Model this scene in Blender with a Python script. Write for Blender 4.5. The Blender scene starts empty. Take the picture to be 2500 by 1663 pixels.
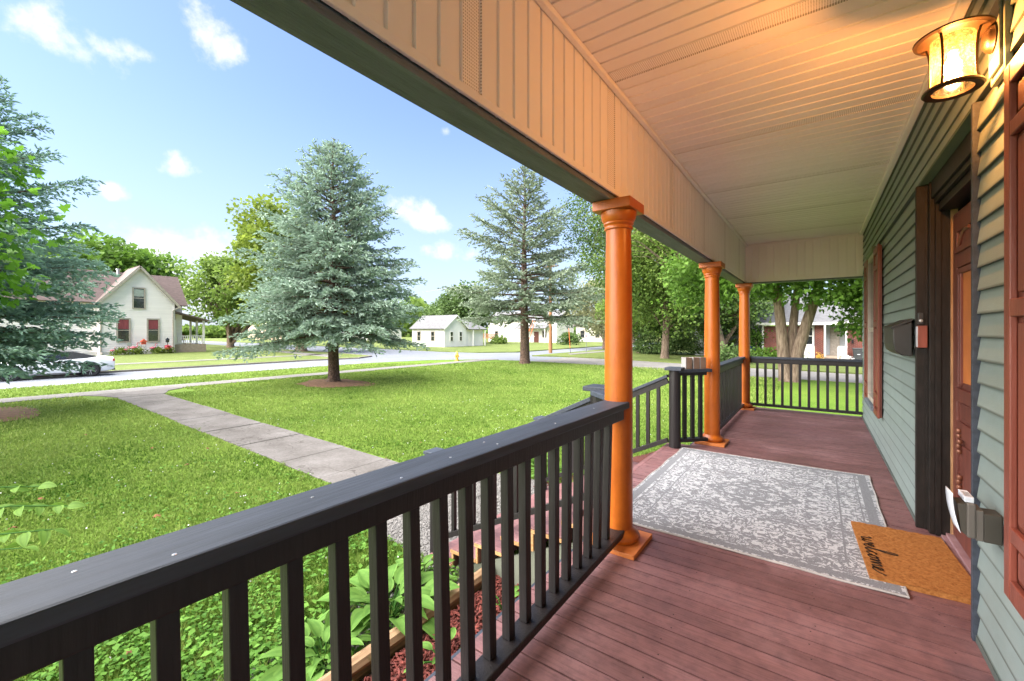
import bpy, math, random
import numpy as np
from mathutils import Vector, Matrix
R = math.radians
rng = np.random.default_rng(7)
random.seed(7)
sc = bpy.context.scene
col = sc.collection

# ------------------------------------------------------------------ camera
EYE = 1.37
G = -0.92            # lawn level, deck top is 0
ROAD = G - 0.10
YAW = R(35.66)
cam_d = bpy.data.cameras.new("camera")
cam_d.sensor_width = 36.0
cam_d.lens = 36.0 * 1041 / 2500
cam_d.shift_y = -23.5 / 2500
cam_d.clip_start = 0.02
cam_d.clip_end = 3000
cam = bpy.data.objects.new("camera", cam_d)
cam.location = (0, 0, EYE)
cam.rotation_euler = (R(90), 0, YAW)
col.objects.link(cam)
sc.camera = cam

# ------------------------------------------------------------------ world
SUN_EL, SUN_AZ = R(44), R(213)      # azimuth clockwise from +Y: the bright side of the sky is over the street, left of and behind the photographer
world = bpy.data.worlds.new("World")
sc.world = world
world.use_nodes = True
wn, wl = world.node_tree.nodes, world.node_tree.links
wn.clear()
def wnode(t, **k):
    n = wn.new(t)
    for a, b in k.items(): setattr(n, a, b)
    return n
wout = wnode('ShaderNodeOutputWorld')
wbg = wnode('ShaderNodeBackground')
sky = wnode('ShaderNodeTexSky', sky_type='NISHITA', sun_disc=False)
sky.sun_elevation = SUN_EL
sky.sun_rotation = SUN_AZ
sky.air_density = 1.0; sky.dust_density = 0.8; sky.ozone_density = 1.2
SKY_STRENGTH = 0.05
wbg.inputs['Strength'].default_value = SKY_STRENGTH
tcw = wnode('ShaderNodeTexCoord')
FW = Vector((-math.sin(YAW), math.cos(YAW), 0)); RT = Vector((math.cos(YAW), math.sin(YAW), 0)); UP = Vector((0, 0, 1))
def wmath(op, a, b=None, c=None):
    n = wnode('ShaderNodeMath', operation=op)
    for i, v in enumerate((a, b, c)):
        if v is None: continue
        if isinstance(v, (int, float)): n.inputs[i].default_value = v
        else: wl.new(v, n.inputs[i])
    return n.outputs[0]
def wdot(sock, v):
    n = wnode('ShaderNodeVectorMath', operation='DOT_PRODUCT')
    wl.new(sock, n.inputs[0]); n.inputs[1].default_value = v
    return n.outputs['Value']
nz = wnode('ShaderNodeTexNoise'); nz.inputs['Scale'].default_value = 9; nz.inputs['Detail'].default_value = 9; nz.inputs['Roughness'].default_value = .62
wl.new(tcw.outputs['Generated'], nz.inputs['Vector'])
nz2 = wnode('ShaderNodeTexNoise'); nz2.inputs['Scale'].default_value = 22; nz2.inputs['Detail'].default_value = 8; nz2.inputs['Roughness'].default_value = .6
wl.new(tcw.outputs['Generated'], nz2.inputs['Vector'])
nsum = wmath('ADD', wmath('MULTIPLY', wmath('SUBTRACT', nz.outputs[0], .5), 6.4), wmath('MULTIPLY', wmath('SUBTRACT', nz2.outputs[0], .5), 2.6))
def dirpx(u, v):
    return (FW + RT * ((u - 1250) / 1041) + UP * ((808 - v) / 1041)).normalized()
clouds = [(dirpx(175, 88), .060, .030), (dirpx(250, 110), .045, .02), (dirpx(500, 75), .034, .042), (dirpx(540, 105), .035, .02), (dirpx(425, 412), .032, .024), (dirpx(283, 468), .018, .012),
          (dirpx(1015, 525), .045, .030), (dirpx(1070, 545), .045, .018), (dirpx(1100, 612), .070, .018), (dirpx(480, 635), .14, .045),
          (dirpx(600, 720), .24, .050), (dirpx(1090, 320), .014, .01)]
rr = random.Random(5)
for i in range(16):        # the same scattered fair weather clouds go on round the rest of the sky
    az = R(40 + 18 * i * .99); el = R(rr.uniform(12, 50))
    d = Vector((math.sin(az) * math.cos(el), math.cos(az) * math.cos(el), math.sin(el)))
    ang = math.degrees(math.atan2(-d.x, d.y))
    if -25 < ang < 100: continue
    clouds.append((d, rr.uniform(.05, .12), rr.uniform(.03, .05)))
tot = None
for d, sx, sy in clouds:
    t1 = d.cross(UP).normalized(); t2 = t1.cross(d).normalized()
    e = wmath('ADD', wmath('POWER', wmath('ABSOLUTE', wmath('DIVIDE', wdot(tcw.outputs['Generated'], t1), sx * 1.22)), 2.0),
              wmath('POWER', wmath('ABSOLUTE', wmath('DIVIDE', wdot(tcw.outputs['Generated'], t2), sy * 1.22)), 2.0))
    m = wmath('SUBTRACT', 1.0, e)
    front = wmath('GREATER_THAN', wdot(tcw.outputs['Generated'], d), .5)
    m = wmath('MULTIPLY', wmath('ADD', wmath('MAXIMUM', m, -3), 3), front)
    tot = m if tot is None else wmath('MAXIMUM', tot, m)
dens = wmath('ADD', wmath('SUBTRACT', tot, 3.05), nsum)
mr = wnode('ShaderNodeMapRange', interpolation_type='SMOOTHSTEP')
mr.inputs['From Min'].default_value = -.3; mr.inputs['From Max'].default_value = 1.6
wl.new(dens, mr.inputs['Value'])
# haze paling towards the horizon, all the way round
sep = wnode('ShaderNodeSeparateXYZ'); wl.new(tcw.outputs['Generated'], sep.inputs[0])
hz = wnode('ShaderNodeMapRange', interpolation_type='SMOOTHSTEP')
hz.inputs['From Min'].default_value = .48; hz.inputs['From Max'].default_value = -.02
hz.inputs['To Min'].default_value = .10; hz.inputs['To Max'].default_value = .74
wl.new(sep.outputs[2], hz.inputs['Value'])
mixh = wnode('ShaderNodeMixRGB'); wl.new(hz.outputs[0], mixh.inputs[0]); tnt = wnode('ShaderNodeMixRGB', blend_type='MULTIPLY'); tnt.inputs[0].default_value = 1; wl.new(sky.outputs[0], tnt.inputs[1]); tnt.inputs[2].default_value = (.98, 1.03, 1.22, 1); wl.new(tnt.outputs[0], mixh.inputs[1]); mixh.inputs[2].default_value = (2.7, 3.15, 3.9, 1)
mixc = wnode('ShaderNodeMixRGB'); wl.new(wmath('MULTIPLY', mr.outputs[0], .93), mixc.inputs[0]); wl.new(mixh.outputs[0], mixc.inputs[1]); mixc.inputs[2].default_value = (4.6, 4.6, 4.7, 1)
wl.new(mixc.outputs[0], wbg.inputs['Color']); wl.new(wbg.outputs[0], wout.inputs['Surface'])

sun_d = bpy.data.lights.new("sun", 'SUN')
sun_d.energy = 4.0; sun_d.angle = R(105); sun_d.color = (1.0, .94, .84)
sun = bpy.data.objects.new("sun", sun_d)
sdir = Vector((math.sin(SUN_AZ) * math.cos(SUN_EL), math.cos(SUN_AZ) * math.cos(SUN_EL), math.sin(SUN_EL)))
sun.rotation_euler = (-sdir).to_track_quat('-Z', 'Y').to_euler()
sun.location = sdir * 50
col.objects.link(sun)
sc.view_settings.view_transform = 'Standard'
sc.view_settings.look = 'None'
sc.view_settings.gamma = 1
sc.view_settings.use_curve_mapping = False
sc.view_settings.exposure = 2.5
sc.render.engine = 'CYCLES'
cy = sc.cycles
cy.max_bounces = 12; cy.diffuse_bounces = 8; cy.glossy_bounces = 3; cy.transmission_bounces = 6; cy.transparent_max_bounces = 16
cy.use_denoising = True
cy.sample_clamp_indirect = 6
cy.caustics_reflective = False; cy.caustics_refractive = False

# ------------------------------------------------------------------ materials
def new_mat(name):
    m = bpy.data.materials.new(name); m.use_nodes = True
    nt = m.node_tree; nt.nodes.clear()
    o = nt.nodes.new('ShaderNodeOutputMaterial'); b = nt.nodes.new('ShaderNodeBsdfPrincipled')
    nt.links.new(b.outputs[0], o.inputs[0])
    return m, nt, b, o
def N(nt, t, **k):
    n = nt.nodes.new(t)
    for a, v in k.items(): setattr(n, a, v)
    return n
def c4(c): return (c[0], c[1], c[2], 1)
def coords(nt, stretch=(1, 1, 1), rand=True):
    tc = N(nt, 'ShaderNodeTexCoord'); mp = N(nt, 'ShaderNodeMapping'); mp.inputs['Scale'].default_value = stretch
    if rand:
        oi = N(nt, 'ShaderNodeObjectInfo'); ml = N(nt, 'ShaderNodeMath', operation='MULTIPLY'); ml.inputs[1].default_value = 61.0
        nt.links.new(oi.outputs['Random'], ml.inputs[0])
        ad = N(nt, 'ShaderNodeVectorMath', operation='ADD'); nt.links.new(tc.outputs['Object'], ad.inputs[0]); nt.links.new(ml.outputs[0], ad.inputs[1])
        nt.links.new(ad.outputs[0], mp.inputs[0])
        return mp.outputs[0], oi
    nt.links.new(tc.outputs['Object'], mp.inputs[0])
    return mp.outputs[0], None
def noise(nt, vec, scale, detail=5, rough=.55):
    n = N(nt, 'ShaderNodeTexNoise'); n.inputs['Scale'].default_value = scale; n.inputs['Detail'].default_value = detail; n.inputs['Roughness'].default_value = rough
    nt.links.new(vec, n.inputs['Vector']); return n.outputs[0]
def ramp(nt, sock, stops):
    r = N(nt, 'ShaderNodeValToRGB'); cr = r.color_ramp
    while len(cr.elements) < len(stops): cr.elements.new(.5)
    for e, (p, c) in zip(cr.elements, stops): e.position = p; e.color = c4(c) if len(c) == 3 else c
    nt.links.new(sock, r.inputs[0]); return r.outputs[0]
def bump(nt, b, sock, strength, dist=.01):
    bp = N(nt, 'ShaderNodeBump'); bp.inputs['Strength'].default_value = strength; bp.inputs['Distance'].default_value = dist
    nt.links.new(sock, bp.inputs['Height']); nt.links.new(bp.outputs[0], b.inputs['Normal']); return bp
def mul(nt, a, b, fac=1.0, mode='MULTIPLY'):
    m = N(nt, 'ShaderNodeMixRGB', blend_type=mode)
    if isinstance(fac, (int, float)): m.inputs[0].default_value = fac
    else: nt.links.new(fac, m.inputs[0])
    for i, s in ((1, a), (2, b)):
        if isinstance(s, tuple): m.inputs[i].default_value = c4(s)
        else: nt.links.new(s, m.inputs[i])
    return m.outputs[0]
def valmix(nt, oi, amount):
    mr_ = N(nt, 'ShaderNodeMapRange'); mr_.inputs['To Min'].default_value = 1 - amount; mr_.inputs['To Max'].default_value = 1 + amount
    nt.links.new(oi.outputs['Random'], mr_.inputs['Value']); return mr_.outputs[0]
def pm(name, c1, c2=None, rough=.6, scale=6, stretch=(1, 1, 1), bmp=.15, bscale=60, bdist=.004, rand=.06, spec=.4, metal=0, lo=.35, hi=.68, speck=None):
    m, nt, b, o = new_mat(name)
    c2 = c2 or tuple(x * .72 for x in c1)
    v, oi = coords(nt, stretch)
    base = ramp(nt, noise(nt, v, scale), [(lo, c2), (hi, c1)])
    if speck:
        sp = ramp(nt, noise(nt, v, speck[0], 3, .7), [(speck[1], (0, 0, 0)), (speck[1] + .04, (1, 1, 1))])
        base = mul(nt, base, speck[2], sp, 'MIX')
    if rand:
        vm = valmix(nt, oi, rand); cmb = N(nt, 'ShaderNodeCombineColor')
        for i in range(3): nt.links.new(vm, cmb.inputs[i])
        base = mul(nt, base, cmb.outputs[0])
    nt.links.new(base, b.inputs['Base Color'])
    b.inputs['Roughness'].default_value = rough
    b.inputs['Specular IOR Level'].default_value = spec
    b.inputs['Metallic'].default_value = metal
    if bmp: bump(nt, b, noise(nt, v, bscale, 6, .6), bmp, bdist)
    return m
def leafmat(name, dark, light, trans=.35, rough=.55, nscale=1.2):
    m, nt, b, o = new_mat(name)
    at = N(nt, 'ShaderNodeAttribute', attribute_name='tint')
    tc = N(nt, 'ShaderNodeTexCoord')
    n = noise(nt, tc.outputs['Object'], nscale, 3)
    a = N(nt, 'ShaderNodeMath', operation='MULTIPLY_ADD'); nt.links.new(n, a.inputs[0]); a.inputs[1].default_value = .5; nt.links.new(at.outputs['Fac'], a.inputs[2])
    s = N(nt, 'ShaderNodeMath', operation='SUBTRACT'); nt.links.new(a.outputs[0], s.inputs[0]); s.inputs[1].default_value = .25
    cr = ramp(nt, s.outputs[0], [(.0, dark), (1.0, light)])
    nt.links.new(cr, b.inputs['Base Color']); b.inputs['Roughness'].default_value = rough; b.inputs['Specular IOR Level'].default_value = .18
    tr = N(nt, 'ShaderNodeBsdfTranslucent'); nt.links.new(cr, tr.inputs[0])
    mx = N(nt, 'ShaderNodeMixShader'); mx.inputs[0].default_value = trans
    nt.links.new(b.outputs[0], mx.inputs[1]); nt.links.new(tr.outputs[0], mx.inputs[2]); nt.links.new(mx.outputs[0], o.inputs[0])
    return m

M = {}
M['rail'] = pm('charcoal_rail_paint', (.017, .014, .0155), (.010, .008, .009), rough=.42, scale=5, stretch=(14, 14, 1), bmp=.45, bscale=8, rand=.15, spec=.35, speck=(90, .75, (.06, .045, .035)))
M['railtop'] = pm('slate_rail_cap_paint', (.050, .060, .083), (.033, .040, .054), rough=.55, scale=3, stretch=(14, 1, 14), bmp=.45, bscale=6, rand=.05, spec=.28, speck=(9, .70, (.022, .020, .022)))
M['orange'] = pm('orange_column_paint', (.46, .115, .010), (.40, .095, .008), rough=.36, scale=3, stretch=(1, 1, .25), bmp=.6, bscale=16, bdist=.005, rand=.02, spec=.4, speck=(34, .735, (.20, .055, .012)))
M['orange_base'] = pm('orange_plinth_paint', (.55, .18, .045), (.44, .13, .03), rough=.45, scale=7, bmp=.4, bscale=25, rand=.04)
M['timber_raw'] = pm('bare_cut_timber', (.46, .27, .12), (.30, .16, .065), rough=.8, scale=14, stretch=(1, 4, 4), bmp=.3)
M['timber_old'] = pm('weathered_landscape_timber', (.36, .235, .135), (.20, .12, .065), rough=.85, scale=5, stretch=(5, .6, 5), bmp=.5, bscale=12, rand=.05)
M['white_vinyl'] = pm('white_vinyl_soffit', (.86, .82, .82), (.82, .78, .775), rough=.42, scale=1.5, bmp=.05, bscale=90, rand=.025, spec=.4)
M['vinyl_gap'] = pm('vinyl_groove', (.52, .47, .42), (.45, .41, .36), rough=.6, scale=3, bmp=0, rand=0)
M['green_trim'] = pm('grey_green_rough_trim', (.165, .200, .235), (.10, .125, .15), rough=.6, scale=4, stretch=(4, .5, 4), bmp=1.0, bscale=30, bdist=.010, rand=.03)
M['green_light'] = pm('sage_green_flashing', (.13, .18, .10), (.10, .145, .085), rough=.5, scale=4, bmp=.1, rand=0)
M['siding'] = pm('blue_green_clapboard', (.245, .305, .295), (.215, .27, .26), rough=.50, scale=2.2, stretch=(1, .35, 3), bmp=.22, bscale=70, rand=.05, spec=.45)
def add_lap_shade(m):  # shadow lines of the laps, painted into the board colour at both edges
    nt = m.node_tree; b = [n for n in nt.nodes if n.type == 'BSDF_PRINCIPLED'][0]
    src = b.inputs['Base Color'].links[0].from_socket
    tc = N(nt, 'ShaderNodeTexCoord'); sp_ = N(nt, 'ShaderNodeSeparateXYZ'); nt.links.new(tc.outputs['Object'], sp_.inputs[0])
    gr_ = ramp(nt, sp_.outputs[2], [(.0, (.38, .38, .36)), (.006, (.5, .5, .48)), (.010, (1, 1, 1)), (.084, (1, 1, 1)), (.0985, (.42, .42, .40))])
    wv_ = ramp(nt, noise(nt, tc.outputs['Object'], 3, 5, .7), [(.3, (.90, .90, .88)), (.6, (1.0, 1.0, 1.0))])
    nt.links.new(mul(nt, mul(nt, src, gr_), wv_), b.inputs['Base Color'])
add_lap_shade(M['siding'])
def age_column(m):
    nt = m.node_tree; b = [n for n in nt.nodes if n.type == 'BSDF_PRINCIPLED'][0]
    src = b.inputs['Base Color'].links[0].from_socket
    tc = N(nt, 'ShaderNodeTexCoord'); mp = N(nt, 'ShaderNodeMapping'); mp.inputs['Scale'].default_value = (26, 26, .9); nt.links.new(tc.outputs['Object'], mp.inputs[0])
    ck = noise(nt, mp.outputs[0], 1.6, 6, .6)
    dk_ = N(nt, 'ShaderNodeMath', operation='ABSOLUTE'); sb_ = N(nt, 'ShaderNodeMath', operation='SUBTRACT'); nt.links.new(ck, sb_.inputs[0]); sb_.inputs[1].default_value = .5; nt.links.new(sb_.outputs[0], dk_.inputs[0])
    line = ramp(nt, dk_.outputs[0], [(.0, (.45, .40, .38)), (.006, (1, 1, 1))])
    gate = ramp(nt, noise(nt, tc.outputs['Object'], 5, 3, .6), [(.48, (0, 0, 0)), (.60, (1, 1, 1))])
    c_ = mul(nt, src, line, gate)
    bl = ramp(nt, noise(nt, tc.outputs['Object'], 3.2, 6, .7), [(.35, (.84, .80, .78)), (.6, (1.05, 1.05, 1.02))])
    c_ = mul(nt, c_, bl)
    sz = N(nt, 'ShaderNodeSeparateXYZ'); nt.links.new(tc.outputs['Object'], sz.inputs[0])
    gz = N(nt, 'ShaderNodeMath', operation='MULTIPLY_ADD'); nt.links.new(noise(nt, tc.outputs['Object'], 12, 5, .7), gz.inputs[0]); gz.inputs[1].default_value = .35; nt.links.new(sz.outputs[2], gz.inputs[2])
    c_ = mul(nt, c_, ramp(nt, gz.outputs[0], [(.12, (.62, .55, .50)), (.34, (1, 1, 1))]))
    nt.links.new(c_, b.inputs['Base Color'])
age_column(M['orange'])
M['siding_dark'] = pm('grey_green_wall_behind', (.16, .19, .18), rough=.7, bmp=0)
M['black'] = pm('black_door_casing_paint', (.022, .017, .015), (.012, .010, .009), rough=.48, scale=9, stretch=(3, 3, 1), bmp=.5, bscale=28, bdist=.003, rand=.05, spec=.22, speck=(60, .74, (.14, .08, .05)))
M['black_flat'] = pm('black_powder_coat', (.03, .03, .032), (.02, .02, .02), rough=.4, bmp=.1, rand=.02)
M['door_red'] = pm('varnished_red_brown_door', (.17, .050, .035), (.11, .032, .024), rough=.42, scale=4, stretch=(5, 5, .8), bmp=.2, bscale=30, rand=.04, spec=.5)
M['shutter'] = pm('brick_red_shutter_paint', (.24, .062, .040), (.17, .042, .027), rough=.42, scale=3, stretch=(6, 6, .7), bmp=.3, bscale=30, rand=.04)
M['shutter_deep'] = pm('brick_red_shutter_panel', (.18, .045, .028), (.12, .030, .019), rough=.45, scale=3, stretch=(6, 6, .7), bmp=.2, rand=.02)
M['jamb_tan'] = pm('tan_weatherstrip', (.52, .30, .16), (.36, .2, .1), rough=.6, bmp=.3, rand=.02)
M['threshold'] = pm('mauve_threshold_paint', (.33, .20, .21), (.24, .13, .14), rough=.5, scale=9, bmp=.2, rand=0)
M['glass_dark'] = pm('dark_window_glass', (.025, .03, .033), (.018, .02, .022), rough=.06, bmp=0, rand=0, spec=.9)
M['mulch_red'] = pm('red_mulch_ground', (.14, .035, .026), (.045, .014, .011), rough=.9, scale=40, bmp=1.0, bscale=60, bdist=.02, rand=0)
M['soil'] = pm('dark_soil', (.10, .085, .065), (.045, .038, .03), rough=.95, scale=20, bmp=1.0, bscale=50, bdist=.02, rand=0)
M['steel'] = pm('brushed_bronze', (.045, .026, .014), (.025, .015, .008), rough=.38, scale=10, bmp=.1, rand=0, metal=.5)
M['white_paint'] = pm('white_house_paint', (.86, .83, .80), (.80, .77, .74), rough=.5, scale=.8, bmp=.03, rand=.02)
M['cream_vinyl'] = pm('cream_vinyl_siding', (.88, .82, .80), (.84, .78, .76), rough=.5, scale=.6, bmp=0, rand=.03)
M['trim_taupe'] = pm('taupe_window_trim', (.48, .42, .36), rough=.5, bmp=0, rand=.03)
M['roof_brown'] = pm('mauve_brown_shingles', (.155, .112, .104), (.11, .080, .075), rough=.85, scale=3, stretch=(1, 1, 3), bmp=.5, bscale=12, bdist=.02, rand=.05)
M['roof_grey'] = pm('grey_shingles', (.17, .17, .18), (.12, .12, .125), rough=.85, scale=4, bmp=.4, bscale=12, bdist=.02, rand=.05)
M['brickc'] = pm('red_brick', (.21, .055, .038), (.11, .032, .026), rough=.8, scale=2, bmp=.4, bscale=30, rand=.28)
M['mortar'] = pm('pale_mortar', (.30, .25, .22), rough=.9, bmp=.2, rand=0)
M['concrete_tan'] = pm('tan_step_concrete', (.42, .33, .26), (.33, .26, .20), rough=.85, scale=5, rand=.03)
M['bark_grey'] = pm('grey_brown_bark', (.30, .225, .165), (.13, .085, .06), rough=.9, scale=5, stretch=(3.2, 3.2, .55), bmp=1.0, bscale=7, bdist=.12, rand=.04)
M['bark_spruce'] = pm('spruce_bark', (.17, .105, .075), (.05, .03, .024), rough=.95, scale=9, stretch=(1.6, 1.6, 1), bmp=1.0, bscale=14, bdist=.03, rand=.04, speck=(22, .63, (.38, .33, .27)))
M['bark_twig'] = pm('brown_twig', (.14, .085, .055), (.08, .05, .035), rough=.9, bmp=0, rand=0)
M['pole'] = pm('utility_pole_wood', (.36, .17, .075), (.24, .11, .05), rough=.8, scale=5, stretch=(6, 6, .5), bmp=.3, rand=0)
M['yellow'] = pm('yellow_hydrant_paint', (.78, .50, .10), (.62, .38, .07), rough=.5, bmp=.1)
M['carwhite'] = pm('white_car_paint', (.82, .83, .85), (.80, .81, .83), rough=.16, bmp=0, rand=0, spec=.6)
M['softtop'] = pm('black_canvas_top', (.035, .037, .04), rough=.8, bmp=.1, rand=0)
M['tyre'] = pm('black_rubber', (.03, .03, .032), rough=.75, bmp=.1, rand=0)
M['alloy'] = pm('grey_alloy', (.45, .46, .48), rough=.3, bmp=0, metal=.7, rand=0)
M['taillight'] = pm('red_lens', (.45, .03, .03), rough=.2, bmp=0, rand=0)
M['pink'] = pm('flamingo_pink', (.80, .20, .25), rough=.5, bmp=0)
M['redtoy'] = pm('faded_red_paint', (.70, .12, .07), rough=.6, bmp=0)
M['plastic_dark'] = pm('dark_bin_plastic', (.06, .062, .068), rough=.5, bmp=.05)
M['paper'] = pm('white_paper', (.72, .76, .84), rough=.7, bmp=0, rand=0)
M['grey_box'] = pm('taupe_plastic', (.125, .110, .098), (.10, .09, .08), rough=.42, bmp=.05, rand=0)
M['olive_box'] = pm('olive_drab_plastic', (.058, .052, .042), rough=.42, bmp=.05, rand=0)
M['hardware'] = pm('carved_bronze', (.25, .10, .06), rough=.35, bmp=.1, metal=.4, rand=0)
M['wire'] = pm('weathered_cable', (.35, .36, .36), rough=.6, bmp=0)
M['curtain'] = pm('dark_red_curtain', (.30, .07, .08), (.16, .035, .045), rough=.8, scale=30, stretch=(1, 1, .05), bmp=0, rand=0)
M['blind'] = pm('grey_blind', (.42, .46, .43), rough=.8, bmp=0, rand=0)
M['orange_post'] = pm('orange_marker', (.75, .18, .05), rough=.5, bmp=0)
M['peach'] = pm('peach_stucco', (.72, .50, .38), (.66, .45, .34), rough=.8, scale=.5, bmp=0)
M['blue'] = pm('blue_plastic', (.08, .25, .62), rough=.5, bmp=0)
M['deckwood'] = pm('orange_cedar', (.55, .26, .12), rough=.7, bmp=0)
M['block'] = pm('weathered_wood_block', (.26, .17, .125), (.17, .11, .08), rough=.7, scale=10, stretch=(3, 3, .6), bmp=.3, rand=.1)
M['block_face'] = pm('pale_sawn_face', (.30, .28, .28), (.23, .21, .205), rough=.7, scale=12, bmp=.2, rand=.05)
M['greyvinyl'] = pm('pale_grey_siding', (.52, .54, .57), (.46, .48, .51), rough=.6, bmp=0, rand=.04)
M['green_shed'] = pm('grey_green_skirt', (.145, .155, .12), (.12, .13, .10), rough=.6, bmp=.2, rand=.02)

# deck boards: mauve-brown stain worn to purple grey
def deck_mat(name, pale=1.0):
    m, nt, b, o = new_mat(name)
    v, oi = coords(nt, (1, 1, 1))
    tc = N(nt, 'ShaderNodeTexCoord'); geo = N(nt, 'ShaderNodeNewGeometry')
    mp = N(nt, 'ShaderNodeMapping'); mp.inputs['Scale'].default_value = (.9, 16, 1); nt.links.new(v, mp.inputs[0])
    grain = noise(nt, mp.outputs[0], 6, 8, .65)
    big = noise(nt, geo.outputs['Position'], 1.6, 5, .6)
    cA = ramp(nt, big, [(.30, (.165 * pale, .076 * pale, .074 * pale)), (.5, (.205 * pale, .098 * pale, .098 * pale)), (.70, (.27 * pale, .145 * pale, .148 * pale))])
    gr = ramp(nt, grain, [(.28, (.62, .60, .60)), (.5, (1, 1, 1)), (.8, (1.12, 1.1, 1.1))])
    cB = mul(nt, cA, gr)
    fine = ramp(nt, noise(nt, geo.outputs['Position'], 14, 6, .7), [(.36, (.72, .72, .74)), (.55, (1, 1, 1))])
    cB = mul(nt, cB, fine)
    vm = valmix(nt, oi, .13); cmb = N(nt, 'ShaderNodeCombineColor')
    for i in range(3): nt.links.new(vm, cmb.inputs[i])
    cB = mul(nt, cB, cmb.outputs[0])
    worn = ramp(nt, noise(nt, geo.outputs['Position'], 5, 8, .72), [(.66, (0, 0, 0)), (.74, (.4, .4, .4))])
    cB = mul(nt, cB, (.40 * pale, .28 * pale, .30 * pale), worn, 'MIX')
    nt.links.new(cB, b.inputs['Base Color'])
    rr_ = N(nt, 'ShaderNodeMapRange'); rr_.inputs['To Min'].default_value = .36; rr_.inputs['To Max'].default_value = .62; nt.links.new(big, rr_.inputs['Value']); nt.links.new(rr_.outputs[0], b.inputs['Roughness'])
    b.inputs['Specular IOR Level'].default_value = .5
    bump(nt, b, grain, .55, .004)
    return m
M['deck'] = deck_mat('mauve_deck_stain')
M['tread'] = deck_mat('mauve_tread_stain', 1.05)

def perf_mat():      # vent panel: rows of small punched holes
    m, nt, b, o = new_mat('perforated_vinyl')
    tc = N(nt, 'ShaderNodeTexCoord'); mp = N(nt, 'ShaderNodeMapping'); mp.inputs['Scale'].default_value = (1 / .0105, 1 / .0105, 1); nt.links.new(tc.outputs['Object'], mp.inputs[0])
    fr = N(nt, 'ShaderNodeVectorMath', operation='FRACTION'); nt.links.new(mp.outputs[0], fr.inputs[0])
    sb = N(nt, 'ShaderNodeVectorMath', operation='SUBTRACT'); nt.links.new(fr.outputs[0], sb.inputs[0]); sb.inputs[1].default_value = (.5, .5, 0)
    sx = N(nt, 'ShaderNodeSeparateXYZ'); nt.links.new(sb.outputs[0], sx.inputs[0])
    cx = N(nt, 'ShaderNodeCombineXYZ'); nt.links.new(sx.outputs[0], cx.inputs[0]); nt.links.new(sx.outputs[1], cx.inputs[1])
    ln = N(nt, 'ShaderNodeVectorMath', operation='LENGTH'); nt.links.new(cx.outputs[0], ln.inputs[0])
    g = N(nt, 'ShaderNodeMath', operation='GREATER_THAN'); nt.links.new(ln.outputs['Value'], g.inputs[0]); g.inputs[1].default_value = .27
    nt.links.new(mul(nt, (.42, .37, .34), (.85, .81, .81), g.outputs[0], 'MIX'), b.inputs['Base Color'])
    b.inputs['Roughness'].default_value = .45
    return m
M['perf'] = perf_mat()

def grass_mat(name, a, bcol, yellow):
    m, nt, b, o = new_mat(name)
    geo = N(nt, 'ShaderNodeNewGeometry'); p = geo.outputs['Position']
    cbig = ramp(nt, noise(nt, p, .35, 4, .6), [(.35, a), (.62, bcol)])
    mid = ramp(nt, noise(nt, p, 2.6, 6, .7), [(.55, (0, 0, 0)), (.75, (.75, .75, .75))])
    c_ = mul(nt, cbig, yellow, mid, 'MIX')
    f = ramp(nt, noise(nt, p, 26, 6, .8), [(.3, (.45, .5, .45)), (.55, (1, 1, 1)), (.75, (1.3, 1.3, 1.2))])
    nt.links.new(mul(nt, c_, f), b.inputs['Base Color']); b.inputs['Roughness'].default_value = .9; b.inputs['Specular IOR Level'].default_value = .1
    bump(nt, b, noise(nt, p, 30, 5, .8), .8, .05)
    return m
M['grass'] = grass_mat('lawn_ground', (.115, .205, .028), (.165, .26, .038), (.22, .27, .055))
M['grass_far'] = grass_mat('far_lawn_ground', (.13, .17, .05), (.17, .21, .065), (.215, .235, .095))
def ground_mat(name, stops, s1=.8, s2=14, rough=.9, bm=.5, cracks=False, bs=60):
    m, nt, b, o = new_mat(name)
    geo = N(nt, 'ShaderNodeNewGeometry'); p = geo.outputs['Position']
    c_ = ramp(nt, noise(nt, p, s1, 6, .65), stops)
    f = ramp(nt, noise(nt, p, s2, 7, .75), [(.3, (.72, .72, .72)), (.6, (1.05, 1.05, 1.05))])
    c_ = mul(nt, c_, f)
    if cracks:
        vo = N(nt, 'ShaderNodeTexVoronoi', feature='DISTANCE_TO_EDGE'); vo.inputs['Scale'].default_value = .55
        wob = N(nt, 'ShaderNodeVectorMath', operation='ADD'); nt.links.new(p, wob.inputs[0])
        nn = N(nt, 'ShaderNodeTexNoise'); nn.inputs['Scale'].default_value = 3; nt.links.new(p, nn.inputs['Vector']); nt.links.new(nn.outputs['Color'], wob.inputs[1]); nt.links.new(wob.outputs[0], vo.inputs['Vector'])
        cr = ramp(nt, vo.outputs['Distance'], [(.0, (.55, .53, .5)), (.010, (1, 1, 1))])
        c_ = mul(nt, c_, cr)
    nt.links.new(c_, b.inputs['Base Color']); b.inputs['Roughness'].default_value = rough; b.inputs['Specular IOR Level'].default_value = .2
    bump(nt, b, noise(nt, p, bs, 4, .7), bm, .01)
    return m
M['concrete'] = ground_mat('grey_brown_concrete', [(.3, (.105, .095, .088)), (.55, (.155, .143, .136)), (.75, (.20, .188, .182))], 1.3, 20, cracks=True)
M['sidewalk'] = ground_mat('pale_sidewalk_concrete', [(.3, (.17, .16, .15)), (.7, (.225, .215, .205))], .8, 16)
M['road'] = ground_mat('pale_blue_grey_road', [(.3, (.165, .18, .21)), (.7, (.21, .225, .255))], .25, 6, bs=30)
M['lane'] = ground_mat('pale_chip_lane', [(.3, (.20, .19, .18)), (.7, (.27, .255, .245))], .5, 9, bs=30)
M['gravel'] = ground_mat('grey_gravel_fines', [(.3, (.12, .115, .11)), (.7, (.22, .21, .205))], 6, 60)
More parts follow.
